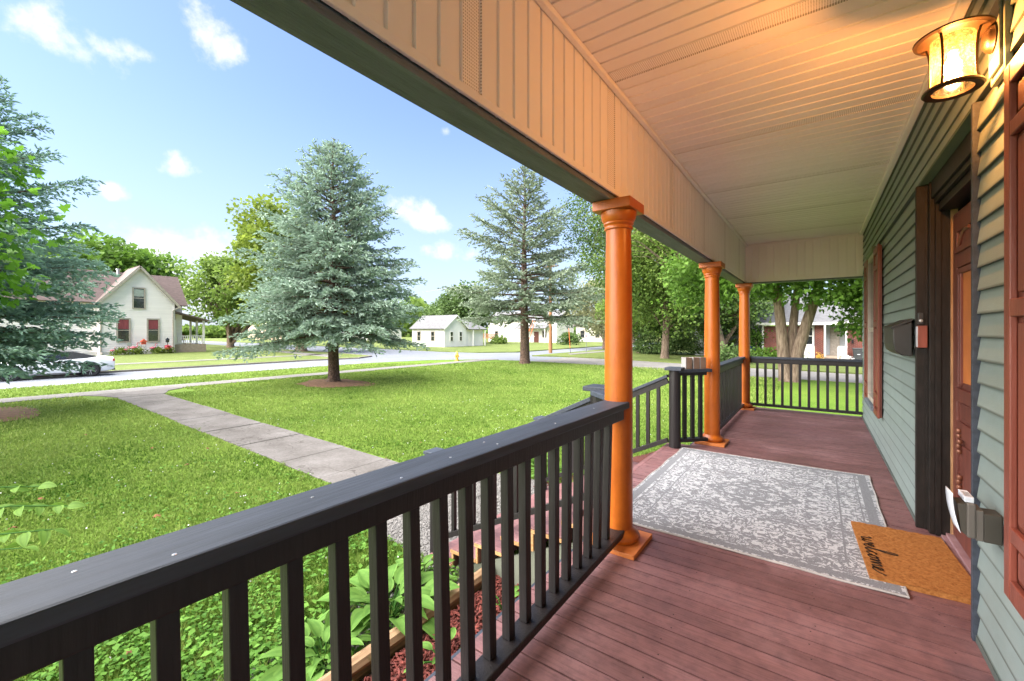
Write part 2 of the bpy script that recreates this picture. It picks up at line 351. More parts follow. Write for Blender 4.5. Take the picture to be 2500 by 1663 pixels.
M['kerb'] = ground_mat('kerb_concrete', [(.3, (.22, .19, .16)), (.7, (.30, .27, .24))], 1, 10)

def rug_mat():
    m, nt, b, o = new_mat('grey_persian_rug')
    tc = N(nt, 'ShaderNodeTexCoord'); s = N(nt, 'ShaderNodeSeparateXYZ'); nt.links.new(tc.outputs['Object'], s.inputs[0])
    def mt(op, a, b_=None, c=None):
        n = N(nt, 'ShaderNodeMath', operation=op)
        for i, v in enumerate((a, b_, c)):
            if v is None: continue
            if isinstance(v, (int, float)): n.inputs[i].default_value = v
            else: nt.links.new(v, n.inputs[i])
        return n.outputs[0]
    ax = mt('ABSOLUTE', s.outputs[0]); ay = mt('ABSOLUTE', s.outputs[1])
    cb = N(nt, 'ShaderNodeCombineXYZ'); nt.links.new(ax, cb.inputs[0]); nt.links.new(ay, cb.inputs[1])
    wn_ = N(nt, 'ShaderNodeTexNoise'); wn_.inputs['Scale'].default_value = 9; wn_.inputs['Detail'].default_value = 3; nt.links.new(cb.outputs[0], wn_.inputs['Vector'])
    vm_ = N(nt, 'ShaderNodeVectorMath', operation='MULTIPLY_ADD'); nt.links.new(wn_.outputs['Color'], vm_.inputs[0]); vm_.inputs[1].default_value = (.16, .16, 0); nt.links.new(cb.outputs[0], vm_.inputs[2])
    n1 = noise(nt, vm_.outputs[0], 17, 3, .6)
    orn = mt('GREATER_THAN', mt('ABSOLUTE', mt('SUBTRACT', n1, .5)), .045)          # thin scrolls: level lines of the mirrored noise
    n2 = noise(nt, vm_.outputs[0], 30, 2, .5)
    orn2 = mt('LESS_THAN', n2, .56)
    field = mt('MULTIPLY', orn, orn2)
    # medallion and corner bars
    mx_ = mt('ADD', mt('DIVIDE', ax, .30), mt('DIVIDE', ay, .34)); med = mt('ADD', mx_, mt('MULTIPLY', mt('SUBTRACT', n1, .5), 1.3))
    ring = mt('LESS_THAN', mt('ABSOLUTE', mt('SUBTRACT', med, .9)), .17)
    core = mt('LESS_THAN', mt('ABSOLUTE', mt('SUBTRACT', med, .35)), .10)
    field = mt('MULTIPLY', field, mt('SUBTRACT', 1, mt('MAXIMUM', ring, core)))
    brk = mt('MULTIPLY', mt('LESS_THAN', mt('ABSOLUTE', mt('SUBTRACT', ay, .46)), .012), mt('LESS_THAN', mt('ABSOLUTE', mt('SUBTRACT', ax, .27)), .11))
    brk2 = mt('MULTIPLY', mt('LESS_THAN', mt('ABSOLUTE', mt('SUBTRACT', ay, .50)), .012), mt('LESS_THAN', mt('ABSOLUTE', mt('SUBTRACT', ax, .27)), .11))
    field = mt('MULTIPLY', field, mt('SUBTRACT', 1, mt('MAXIMUM', brk, brk2)))
    # border lines at fixed distances from the rug's edge
    e = mt('MINIMUM', mt('SUBTRACT', .835, ax), mt('SUBTRACT', 1.125, ay))
    def band(c, w): return mt('LESS_THAN', mt('ABSOLUTE', mt('SUBTRACT', e, c)), w)
    lines = mt('MAXIMUM', mt('MAXIMUM', band(.055, .030), band(.245, .006)), band(.112, .005))
    field = mt('MULTIPLY', field, mt('SUBTRACT', 1, lines))
    wv = ramp(nt, noise(nt, tc.outputs['Object'], 160, 2, .7), [(.35, (.70, .70, .70)), (.6, (1, 1, 1))])
    base = mul(nt, (.225, .232, .252), (.52, .53, .56), field, 'MIX')
    soft = noise(nt, tc.outputs['Object'], 60, 3, .8)
    flip = ramp(nt, soft, [(.60, (0, 0, 0)), (.66, (.55, .55, .55))])
    base = mul(nt, base, (.31, .315, .335), flip, 'MIX')
    nt.links.new(mul(nt, base, wv), b.inputs['Base Color']); b.inputs['Roughness'].default_value = .95; b.inputs['Specular IOR Level'].default_value = .1
    bump(nt, b, noise(nt, tc.outputs['Object'], 180, 2, .6), .8, .003)
    return m
M['rug'] = rug_mat()
M['rug_edge'] = pm('rug_binding', (.44, .42, .41), rough=.9, bmp=.4, bscale=150, rand=0)
M['coir'] = pm('tan_coir', (.42, .18, .055), (.25, .095, .026), rough=.95, scale=60, bmp=1.0, bscale=160, bdist=.006, rand=0, spec=.1, lo=.3, hi=.6)
M['mat_print'] = pm('black_print', (.02, .017, .015), rough=.9, bmp=0, rand=0)

M['leaf_maple'] = leafmat('bright_maple_leaf', (.04, .095, .014), (.18, .32, .05), .4)
M['leaf_near'] = leafmat('fresh_maple_leaf', (.055, .15, .015), (.22, .46, .05), .5)
M['leaf_mid'] = leafmat('mid_green_leaf', (.075, .14, .028), (.28, .40, .085), .35)
M['leaf_yel'] = leafmat('yellow_green_leaf', (.08, .13, .02), (.28, .36, .06), .40)
M['leaf_dark'] = leafmat('dark_green_leaf', (.045, .085, .028), (.16, .25, .075), .25)
M['leaf_grey'] = leafmat('grey_green_leaf', (.12, .135, .07), (.32, .33, .17), .3)
M['needle_blue'] = leafmat('blue_spruce_needles', (.085, .115, .070), (.42, .54, .44), .2, .7, .9)
M['needle_green'] = leafmat('green_spruce_needles', (.075, .10, .06), (.33, .40, .29), .2, .7, .9)
M['needle_teal'] = leafmat('teal_spruce_needles', (.06, .10, .07), (.36, .52, .42), .2, .7, .7)
M['blade'] = leafmat('grass_blade', (.040, .118, .006), (.30, .385, .095), .35, .6, .5)
M['clover'] = leafmat('clover_leaf', (.030, .105, .010), (.16, .33, .05), .35, .6, 2.5)
M['hosta'] = leafmat('hosta_leaf', (.035, .11, .015), (.16, .30, .06), .3, .7, 4)
M['flower_w'] = pm('white_petal', (.80, .80, .78), rough=.7, bmp=0)
M['flower_r'] = pm('pink_red_petal', (.72, .12, .16), rough=.7, bmp=0)
M['dryleaf'] = pm('dry_brown_leaf', (.22, .09, .035), (.14, .06, .025), rough=.8, bmp=0)
M['chips'] = pm('red_mulch_chips', (.20, .045, .034), (.075, .018, .015), rough=.9, scale=30, bmp=0, rand=0)
M['stones'] = pm('gravel_stones', (.21, .20, .195), (.12, .115, .11), rough=.9, scale=30, bmp=0, rand=0)

# ------------------------------------------------------------------ builders
def tag(o, label=None, cat=None, group=None, kind=None):
    if label: o['label'] = label
    if cat: o['category'] = cat
    if group: o['group'] = group
    if kind: o['kind'] = kind
    return o
def thing(name, label, cat, loc=(0, 0, 0), rz=0, group=None, kind=None):
    o = bpy.data.objects.new(name, None); o.empty_display_size = .1
    o.location = loc; o.rotation_euler = (0, 0, rz); col.objects.link(o)
    return tag(o, label, cat, group, kind)
def structure(name, loc=(0, 0, 0), label=None):
    o = bpy.data.objects.new(name, None); o.location = loc; col.objects.link(o); o['kind'] = 'structure'
    if label: o['label'] = label
    return o
def piece(name, mesh, parent=None, loc=(0, 0, 0), rot=(0, 0, 0), scale=None, label=None):
    o = bpy.data.objects.new(name, mesh); col.objects.link(o)
    if parent is not None: o.parent = parent
    o.location = loc; o.rotation_euler = rot
    if scale is not None: o.scale = scale if hasattr(scale, '__len__') else (scale,) * 3
    if label: o['label'] = label
    return o
def copy_tree(o, parent=None):
    c = o.copy(); col.objects.link(c)
    if parent is not None: c.parent = parent
    for ch in o.children: copy_tree(ch, c)
    return c
class MB:
    def __init__(s): s.v = []; s.f = []; s.mi = []; s.mats = []
    def _m(s, m):
        if m is None: return 0
        if m not in s.mats: s.mats.append(m)
        return s.mats.index(m)
    def add(s, vs, fs, mat=None):
        k = len(s.v); s.v += [tuple(p) for p in vs]; i = s._m(mat)
        for f in fs: s.f.append(tuple(k + a for a in f)); s.mi.append(i)
        return s
    def box(s, x0, x1, y0, y1, z0, z1, mat=None):
        if x0 > x1: x0, x1 = x1, x0
        if y0 > y1: y0, y1 = y1, y0
        if z0 > z1: z0, z1 = z1, z0
        return s.add([(x0, y0, z0), (x1, y0, z0), (x1, y1, z0), (x0, y1, z0), (x0, y0, z1), (x1, y0, z1), (x1, y1, z1), (x0, y1, z1)],
                     [(0, 3, 2, 1), (4, 5, 6, 7), (0, 1, 5, 4), (1, 2, 6, 5), (2, 3, 7, 6), (3, 0, 4, 7)], mat)
    def hexa(s, b4, t4, mat=None):
        return s.add(list(b4) + list(t4), [(0, 3, 2, 1), (4, 5, 6, 7), (0, 1, 5, 4), (1, 2, 6, 5), (2, 3, 7, 6), (3, 0, 4, 7)], mat)
    def beam(s, a, b, w, h, mat=None, up=(0, 0, 1)):      # a square bar from a to b, width w, height h
        a = Vector(a); b = Vector(b); d = (b - a).normalized(); u = Vector(up)
        if abs(d.dot(u)) > .98: u = Vector((0, 1, 0))
        r = d.cross(u).normalized(); u = r.cross(d).normalized()
        q = [(-w / 2, -h / 2), (w / 2, -h / 2), (w / 2, h / 2), (-w / 2, h / 2)]
        p0 = [a + r * i + u * j for i, j in q]; p1 = [b + r * i + u * j for i, j in q]
        return s.add(p0 + p1, [(0, 3, 2, 1), (4, 5, 6, 7), (0, 1, 5, 4), (1, 2, 6, 5), (2, 3, 7, 6), (3, 0, 4, 7)][0:0] + [(0, 1, 2, 3), (7, 6, 5, 4), (0, 4, 5, 1), (1, 5, 6, 2), (2, 6, 7, 3), (3, 7, 4, 0)], mat)
    def lathe(s, prof, n=24, c=(0, 0, 0), mat=None, axis='z', cap=True):
        vs = []
        for r, z in prof:
            for i in range(n):
                t = 2 * math.pi * i / n
                p = (r * math.cos(t), r * math.sin(t), z)
                if axis == 'x': p = (z, p[0], p[1])
                if axis == 'y': p = (p[1], z, p[0])
                vs.append((p[0] + c[0], p[1] + c[1], p[2] + c[2]))
        fs = []
        for j in range(len(prof) - 1):
            for i in range(n):
                k = (i + 1) % n
                fs.append((j * n + i, j * n + k, (j + 1) * n + k, (j + 1) * n + i))
        if cap:
            fs.append(tuple(reversed(range(n)))); L = (len(prof) - 1) * n; fs.append(tuple(L + i for i in range(n)))
        return s.add(vs, fs, mat)
    def tube(s, pts, rad, n=6, mat=None):
        pts = [Vector(p) for p in pts]
        if isinstance(rad, (int, float)): rad = [rad] * len(pts)
        vs = []; u = None
        for i, p in enumerate(pts):
            d = (pts[min(i + 1, len(pts) - 1)] - pts[max(i - 1, 0)]).normalized()
            if u is None:
                u = Vector((0, 0, 1)) if abs(d.z) < .9 else Vector((1, 0, 0))
            r = d.cross(u).normalized(); u = r.cross(d).normalized()
            for k in range(n):
                t = 2 * math.pi * k / n
                vs.append(p + (r * math.cos(t) + u * math.sin(t)) * rad[i])
        fs = []
        for j in range(len(pts) - 1):
            for i in range(n):
                k = (i + 1) % n; fs.append((j * n + i, j * n + k, (j + 1) * n + k, (j + 1) * n + i))
        fs.append(tuple(reversed(range(n)))); L = (len(pts) - 1) * n; fs.append(tuple(L + i for i in range(n)))
        return s.add(vs, fs, mat)
    def prism(s, poly, z0, z1, mat=None):      # polygon in xy, counter clockwise
        n = len(poly)
        vs = [(x, y, z0) for x, y in poly] + [(x, y, z1) for x, y in poly]
        fs = [tuple(reversed(range(n))), tuple(range(n, 2 * n))] + [(i, (i + 1) % n, n + (i + 1) % n, n + i) for i in range(n)]
        return s.add(vs, fs, mat)
    def mesh(s, name, mat=None, smooth=False, bevel=0):
        me = bpy.data.meshes.new(name); me.from_pydata(s.v, [], s.f)
        ms = s.mats if s.mats else []
        if mat is not None: me.materials.append(mat)
        else:
            for m in ms: me.materials.append(m)
            me.polygons.foreach_set('material_index', s.mi)
        if smooth: me.polygons.foreach_set('use_smooth', [True] * len(me.polygons))
        me.update()
        return me
    def build(s, name, mat=None, parent=None, smooth=False, bevel=0, world=True, label=None, segs=2):
        me = s.mesh(name, mat, smooth)
        if parent is not None and world:
            l = parent.location
            p = parent.parent
            off = Vector(l)
            while p is not None: off += Vector(p.location); p = p.parent
            me.transform(Matrix.Translation(-off))
        o = piece(name, me, parent, label=label)
        if bevel:
            md = o.modifiers.new('bevel', 'BEVEL'); md.width = bevel; md.segments = segs; md.limit_method = 'ANGLE'; md.angle_limit = R(40)
            md.harden_normals = False
        if smooth:
            me.polygons.foreach_set('use_smooth', [True] * len(me.polygons))
            sa = o.modifiers.new('split', 'EDGE_SPLIT'); sa.split_angle = R(45)
        return o
def struct(name, mb, mat, **k):
    o = mb.build(name, mat, **k); o['kind'] = 'structure'; return o
def np_mesh(name, V, F, mat, tint=None, smooth=False):
    V = np.ascontiguousarray(V, dtype=np.float32); F = np.ascontiguousarray(F, dtype=np.int32); k = F.shape[1]; nf = len(F)
    me = bpy.data.meshes.new(name)
    me.vertices.add(len(V)); me.vertices.foreach_set('co', V.ravel())
    me.loops.add(nf * k); me.loops.foreach_set('vertex_index', F.ravel())
    me.polygons.add(nf); me.polygons.foreach_set('loop_start', np.arange(0, nf * k, k, dtype=np.int32))
    me.polygons.foreach_set('loop_total', np.full(nf, k, dtype=np.int32))
    me.materials.append(mat)
    if tint is not None:
        a = me.attributes.new('tint', 'FLOAT', 'FACE'); a.data.foreach_set('value', np.asarray(tint, dtype=np.float32))
    me.update(calc_edges=True)
    if smooth: me.polygons.foreach_set('use_smooth', np.ones(nf, dtype=bool))
    return me
def norm(a): return a / np.maximum(np.linalg.norm(a, axis=1, keepdims=True), 1e-9)
def scatter(T, TF, P, X, Nn, S, tint):      # template verts T (k,3) laid out: x along X, z along Nn
    X = norm(X); Yv = norm(np.cross(Nn, X)); Z = np.cross(X, Yv)
    S = np.asarray(S)
    if S.ndim == 1: S = S[:, None]
    n = len(P); k = len(T)
    V = P[:, None, :] + (T[None, :, 0:1] * X[:, None, :] + T[None, :, 1:2] * Yv[:, None, :] + T[None, :, 2:3] * Z[:, None, :]) * S[:, None, :]
    F = (np.asarray(TF)[None] + (np.arange(n) * k)[:, None, None]).reshape(-1, len(TF[0]))
    return V.reshape(-1, 3), F, np.repeat(tint, len(TF))
RHOMB = (np.array([[0, 0, 0], [.45, -.5, .02], [1, 0, 0], [.45, .5, .02]], float), [(0, 1, 2, 3)])
BRUSH = (np.array([[0, 0, 0], [.35, -.17, 0], [1, 0, .04], [.35, .17, 0], [0, 0, 0], [.35, 0, -.17], [1, 0, .04], [.35, 0, .17]], float), [(0, 1, 2, 3), (4, 5, 6, 7)])
_ml = [(0, 0), (.05, .28), (-.02, .5), (.28, .34), (.42, .52), (.5, .22), (.75, .26), (1, 0)]
_mv = [(x, y, .04 * abs(y)) for x, y in _ml] + [(x, -y, .04 * abs(y)) for x, y in _ml[1:-1]]
# maple leaf as fan quads
MAPLE = (np.array([(0, 0, 0), (.02, .30, .03), (-.06, .50, 0), (.26, .33, .04), (.45, .58, 0), (.52, .22, .03), (.78, .25, .01), (1.05, 0, -.04),
                   (.78, -.25, .01), (.52, -.22, .03), (.45, -.58, 0), (.26, -.33, .04), (-.06, -.50, 0), (.02, -.30, .03), (.4, 0, .06)], float),
         [(0, 1, 3, 14), (1, 2, 3, 3), (3, 4, 5, 14), (5, 6, 7, 14), (7, 8, 9, 14), (9, 10, 11, 14), (11, 12, 13, 13), (0, 14, 11, 13)])
MAPLE_T = (MAPLE[0], [(0, 1, 3), (0, 3, 14), (1, 2, 3), (3, 4, 5), (3, 5, 14), (5, 6, 7), (5, 7, 14), (7, 8, 9), (7, 9, 14), (9, 10, 11), (9, 11, 14), (11, 12, 13), (14, 11, 13), (0, 14, 13)])
def proj(u, v, z):       # the photograph's pixel to a place on the level z (used to find where things stand)
    a = (u - 1250) / 1041; dep = 1041 * (EYE - z) / (v - 808)
    return Vector(((-.583 + .8125 * a) * dep, (.8125 + .583 * a) * dep, z))

# ------------------------------------------------------------------ setting: ground, roads, lawns
def sheet(name, poly, z, mat, kind='structure'):
    mb = MB(); mb.add([(x, y, z) for x, y in poly], [tuple(range(len(poly)))])
    return struct(name, mb, mat)
sheet('ground', [(-1500, -1500), (1500, -1500), (1500, 1500), (-1500, 1500)], G - .25, M['grass_far'])
def slab(name, poly, z0, z1, mat):
    return struct(name, MB().prism(poly, z0, z1), mat)
SE = [(40, -60), (40, 24.2), (3, 24.2), (-2.6, 24.4), (-6, 25.3), (-12, 26.7), (-18, 27.1), (-22, 26.4), (-24.8, 23.4), (-26, 19), (-26, -60)]
slab('front_lawn', SE, G - .24, G, M['grass'])
SW = [(-32.9, -60), (-32.9, 18), (-32.2, 22.0), (-33.6, 24.4), (-40, 25.4), (-87, 29), (-160, 34), (-160, -60)]
slab('lawn_across_the_street', SW[::-1][::-1] if False else SW[::-1], G - .24, G, M['grass_far'])
NE = [(-21.8, 33.6), (-19.5, 34.3), (-12, 33.3), (-3.4, 30.9), (1.3, 29.9), (80, 29), (80, 170), (-21, 170)]
slab('lawn_beyond_the_lane', NE, G - .24, G, M['grass_far'])
NW = [(-27, 38.5), (-26, 200), (-160, 200), (-160, 42), (-50, 35.9), (-35, 34.8), (-30, 35.3)]
slab('corner_lawn', NW, G - .24, G, M['grass_far'])
slab('road', [(-33.0, -60), (-25.9, -60), (-25.9, 170), (-33.0, 170)], G - .245, ROAD, M['road'])
slab('side_road', [(-160, 27), (-33.005, 23), (-33.005, 39), (-160, 44)], G - .246, ROAD - .002, M['road'])
slab('road_corner', [(-25.895, 20), (-18, 24), (-18, 37), (-20.9, 170), (-25.895, 170)], G - .247, ROAD - .004, M['road'])
slab('lane', [(-17.995, 24), (60, 22), (60, 33), (-10, 37), (-17.995, 37)], G - .248, ROAD - .006 + .03, M['lane'])
# kerbs
def kerb(poly_pts, w=.16, inset=1):
    mb = MB()
    for (x0, y0), (x1, y1) in zip(poly_pts[:-1], poly_pts[1:]):
        d = Vector((x1 - x0, y1 - y0, 0)).normalized(); n = Vector((d.y, -d.x, 0)) * inset
        a = Vector((x0, y0, 0)); b = Vector((x1, y1, 0)); 
        mb.hexa([(p.x, p.y, G - .2) for p in (a, a + n * w, b + n * w, b)], [(p.x, p.y, G + .012) for p in (a, a + n * w, b + n * w, b)])
    return mb
struct('kerb', kerb([(-32.9, -40), (-32.9, 18), (-32.2, 22.0), (-33.6, 24.4), (-40, 25.4), (-87, 29)], inset=1), M['kerb'])
struct('kerb', kerb([(3, 24.2), (-2.6, 24.4), (-6, 25.3), (-12, 26.7), (-18, 27.1), (-22, 26.4), (-24.8, 23.4), (-26, 19), (-26, -40)], w=.1, inset=-1), M['kerb'])
# public sidewalk of single slabs along the street
sw = structure('sidewalk', (0, 0, G))
sm = MB().box(-.62, .62, -.745, .745, -.05, .022).mesh('slab', M['sidewalk'])
for i in range(44):
    y = -9 + 1.5 * i
    if y > 26: break
    piece('slab', sm, sw, (-21.6 + .012 * (y), y + .75, random.uniform(-.004, .004)))
slab('far_sidewalk', [(-39.6, -60), (-38.4, -60), (-38.4, 24.5), (-39.6, 24.6)], G - .1, G + .02, M['sidewalk'])
slab('verge_walk', [(-20.4, 38), (-19.2, 36.4), (-17.9, 60), (-19.1, 60)], G - .1, G + .02, M['sidewalk'])
slab('corner_walk', [(-56, 24.0), (-34.5, 20.8), (-34.5, 22.1), (-56, 25.3)], G - .1, G + .02, M['sidewalk'])
# garden path from the stairs to the sidewalk, slab by slab
gp = structure('path', (0, 0, G))
xs = [-4.75, -5.45, -6.25, -7.55, -9.3, -11.2, -13.2, -15.2, -17.3, -19.3]
for i in range(len(xs) - 1):
    x1, x0 = xs[i], xs[i + 1]
    dy = -(x1 + 6) * .025; dy0 = -(x0 + 6) * .025; g = .012
    j = random.uniform(-.02, .02); t = random.uniform(-.006, .008)
    mb = MB().hexa([(x0 + g, 3.62 + dy0 + j, -.06), (x1 - g, 3.62 + dy + j, -.06), (x1 - g, 4.86 + dy + j, -.06), (x0 + g, 4.86 + dy0 + j, -.06)],
                   [(x0 + g, 3.62 + dy0 + j, .018 + t), (x1 - g, 3.62 + dy + j, .018 - t), (x1 - g, 4.86 + dy + j, .018 - t), (x0 + g, 4.86 + dy0 + j, .018 + t)])
    mb.build('slab', M['concrete'], gp, world=False, bevel=.008)
mb = MB().prism([(-20.98, 3.4), (-20.3, 3.75), (-19.312, 4.0), (-19.312, 5.25), (-20.2, 5.6), (-20.95, 6.6)], -.06, .02)
mb.build('slab', M['concrete'], gp, world=False)
# beds by the stairs
sheet('gravel_bed', [(-4.95, 3.3), (-3.2, 2.9), (-2.6, 3.05), (-2.6, 5.3), (-3.3, 5.6), (-4.95, 5.15)], G + .006, M['gravel'])
sheet('mulch_bed', [(-2.36, -1.5), (-1.1, -1.5), (-1.1, 3.1), (-2.36, 3.1)], G + .055, M['mulch_red'])
sheet('far_mulch_bed', [(-3.4, 5.25), (-1.15, 5.25), (-1.15, 8.8), (-2.3, 8.8), (-2.9, 7.0)], G + .01, M['mulch_red'])
sheet('soil_bed', [(-3.25, -1.0), (-2.40, -1.0), (-2.40, 3.15), (-3.1, 3.1)], G + .008, M['soil'])

# ------------------------------------------------------------------ the house and its porch
WX = .568        # face of the clapboards
Y0, Y1 = -3.0, 8.72
DK = structure('porch_floor', (0, 0, 0), 'porch deck of mauve brown painted boards')
bw = .1
bm_ = MB().box(-1.24, WX + .03, -.0460, .0460, -.028, 0).mesh('deck_board', M['deck'])
y = Y0
while y < Y1 - .02:
    if 2.95 < y < 5.32:
        o = MB().box(-1.46, .665 if 2.85 < y < 4.05 else WX + .03, -.0460, .0460, -.028, 0)
        o = piece('deck_board', o.mesh('deck_board', M['deck']), DK, (0, y + .05, random.uniform(-.0012, .0012)))
    elif 2.78 < y < 4.08:
        o = piece('deck_board', MB().box(-1.24, .665, -.0460, .0460, -.028, 0).mesh('deck_board', M['deck']), DK, (0, y + .05, 0))
    else:
        o = piece('deck_board', bm_, DK, (0, y + .05, random.uniform(-.0012, .0012)))
    y += bw
nl = MB()
for i in range(117):
    for xx in (-1.12, -.56, -.02, .47):
        if random.random() < .8: nl.lathe([(0, .0002), (.0038, .0004)], 6, (xx + random.uniform(-.012, .012), Y0 + .05 + .1 * i + random.choice((-.025, .02)), .0012), cap=False)
o = nl.build('deck_nails', M['black'], DK); o['kind'] = 'stuff'
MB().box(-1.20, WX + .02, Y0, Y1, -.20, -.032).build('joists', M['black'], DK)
MB().box(-1.258, -1.242, Y0, 2.93, -.19, -.004).build('fascia_board', M['railtop'], DK)
MB().box(-1.258, -1.242, 5.34, Y1, -.19, -.004).build('fascia_board', M['railtop'], DK)
MB().box(-1.50, -1.462, 2.95, 5.36, -.045, .0).build('nosing_board', M['tread'], DK, bevel=.004)
MB().box(-1.48, -1.21, 2.95, 5.36, -.19, -.046).build('landing_frame', M['tread'], DK)
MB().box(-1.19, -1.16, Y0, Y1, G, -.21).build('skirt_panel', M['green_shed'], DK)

H = thing('house', 'house wall with blue green clapboards behind the porch', 'house', (.6, 3, G))
# solid walls behind the clapboards
wb = MB().box(.60, .75, -8, 2.70, G, 5.6).box(.60, .75, 4.12, 8.70, G, 5.6).box(.60, .75, 2.70, 4.12, 2.42, 5.6).box(.60, .75, 2.70, 4.12, G, -.2)
wb.box(.75, 9, 8.55, 8.70, G, 5.6).box(.75, 9, -8, -7.85, G, 5.6).box(8.85, 9, -7.85, 8.55, G, 5.6)
wb.build('wall', M['siding_dark'], H)
rf = MB().add([(.1, -8.5, 5.55), (4.8, -8.5, 8.8), (9.5, -8.5, 5.55), (.1, 9.1, 5.55), (4.8, 9.1, 8.8), (9.5, 9.1, 5.55)], [(0, 1, 4, 3), (1, 2, 5, 4), (0, 3, 5, 2), (0, 2, 1), (3, 4, 5)])
rf.build('roof', M['roof_grey'], H)
# clapboards: wedge boards, one object each
CB = .101
def clap_mesh(length, top_cut=0):
    # local: y 0..length, z 0..CB ; lower edge proud
    mb = MB()
    xb, xt = 0.0, .014
    mb.add([(xb, 0, 0), (xb, length, 0), (xt, length, CB + .012), (xt, 0, CB + .012), (.036, 0, 0), (.036, length, 0), (.036, length, CB + .012), (.036, 0, CB + .012)],
           [(0, 3, 2, 1), (0, 1, 5, 4), (4, 5, 6, 7), (3, 7, 6, 2), (0, 4, 7, 3), (1, 2, 6, 5)])
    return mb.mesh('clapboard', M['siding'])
segs = {'near': (Y0, 2.715), 'far': (4.085, Y1), 'full': (Y0, Y1)}
cm = {k: clap_mesh(b - a) for k, (a, b) in segs.items()}
z = .03
while z < 2.9:
    if z + CB < 2.40:
        for k in ('near', 'far'):
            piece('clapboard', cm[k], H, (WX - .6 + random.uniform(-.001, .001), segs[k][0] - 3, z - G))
    else:
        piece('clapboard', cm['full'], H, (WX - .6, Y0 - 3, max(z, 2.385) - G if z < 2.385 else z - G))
    z += CB
MB().box(WX - .004, WX + .03, Y0, 2.715, -.0, .03).build('base_trim', M['siding'], H)
MB().box(WX - .004, WX + .03, 4.085, Y1, -.0, .03).build('base_trim', M['siding'], H)
MB().box(WX + .002, .632, 2.745, 4.085, 2.378, 2.386).build('head_flashing', M['green_light'], H)
# near corner strip beside the door
MB().box(WX - .013, WX + .05, 2.717, 2.744, .0, 2.378).build('corner_strip', M['railtop'], H, bevel=.002)
MB().box(.60, .632, 4.05, 4.084, 0, 2.378).build('casing_strip', M['black'], H)
# door casing
MB().box(.555, .612, 4.055, 4.095, 0, 2.375).build('casing', M['black'], H, bevel=.004)
MB().box(.612, .64, 3.985, 4.06, 0, 2.375).build('casing', M['black'], H, bevel=.003)
MB().box(.640, .668, 3.975, 3.99, 0, 2.26).build('casing', M['black'], H, bevel=.002)
MB().box(.62, .644, 2.79, 3.99, 2.262, 2.376).build('casing', M['black'], H, bevel=.003)
MB().box(.634, .655, 2.79, 3.985, 2.225, 2.261).build('casing', M['black'], H, bevel=.003)
MB().box(.668, .78, 3.985, 4.05, 0, 2.225).build('jamb', M['black'], H, bevel=.002)
MB().box(.655, .82, 2.78, 3.985, 2.17, 2.224).build('jamb', M['black'], H, bevel=.002)
MB().box(.645, .82, 2.705, 2.75, 0, 2.17).build('jamb', M['black'], H, bevel=.002)
MB().box(.712, .745, 3.970, 3.984, .03, 2.17).build('stop_strip', M['jamb_tan'], H)
MB().box(.80, .82, 2.80, 3.985, .03, 2.17).build('door_back', M['black'], H)
MB().box(.666, .80, 2.76, 3.985, -.05, .012).build('threshold', M['threshold'], H, bevel=.004)
MB().box(.69, .80, 2.76, 3.985, .0125, .03).build('threshold', M['threshold'], H, bevel=.003)
# the door (hinge side seen): rails, stiles, glass, panels, carved hardware
D = thing('door_root', None, None)
bpy.data.objects.remove(D)
door = MB().box(.735, .765, 3.02, 3.966, .035, 2.13).build('door', M['door_red'], H, bevel=.003)
def dpart(name, x0, x1, y0, y1, z0, z1, mat='door_red', bevel=.003):
    o = MB().box(x0, x1, y0, y1, z0, z1).build(name, M[mat], door, world=False, bevel=bevel)
    o.data.transform(Matrix.Translation((-.63, -2.99, -G)))
    return o
dpart('stile', .750, .768, 3.86, 3.95, .04, 2.125)
dpart('stile', .750, .768, 3.03, 3.12, .04, 2.125)
dpart('rail', .750, .768, 3.12, 3.86, 2.0, 2.125)
dpart('rail', .750, .768, 3.12, 3.86, 1.77, 1.86)
dpart('rail', .742, .768, 3.12, 3.88, .93, 1.01)
dpart('rail', .750, .768, 3.12, 3.86, .70, .80)
dpart('rail', .750, .768, 3.12, 3.86, .04, .22)
dpart('glass_pane', .758, .766, 3.20, 3.78, 1.05, 1.73, 'orange_base', 0)
for (ya, yb, za, zb) in ((3.80, 3.84, 1.02, 1.76), (3.75, 3.775, 1.04, 1.74)):
    dpart('moulding', .744, .766, ya, yb, za, zb)
dpart('moulding', .738, .766, 3.13, 3.86, 1.86, 1.895)
dpart('moulding', .744, .766, 3.2, 3.8, 1.725, 1.76)
for za, zb in ((.26, .66), (.82, .92), (1.9, 1.99)):
    dpart('panel', .754, .767, 3.50, 3.80, za, zb, bevel=.006)
arch = MB().tube([(.752, 3.80 - .22 * t, 1.90 + .085 * math.sin(min(1, t * 1.6) * math.pi / 2)) for t in np.linspace(0, 1, 9)], .012, 6).build('moulding', M['door_red'], door, world=False)
arch.data.transform(Matrix.Translation((-.63, -2.99, -G)))
for zz, n in ((.62, 5), (.40, 3)):
    mb = MB()
    for i in range(n):
        mb.lathe([(.0, -.016), (.012, -.012), (.017, 0), (.012, .012), (0, .016)], 8, (.742, 3.70 + .012 * math.sin(i * 2.2), zz + .032 * i), cap=False)
    o = mb.build('carved_ornament', M['hardware'], door, world=False, smooth=True); o.data.transform(Matrix.Translation((-.63, -2.93, -G)))

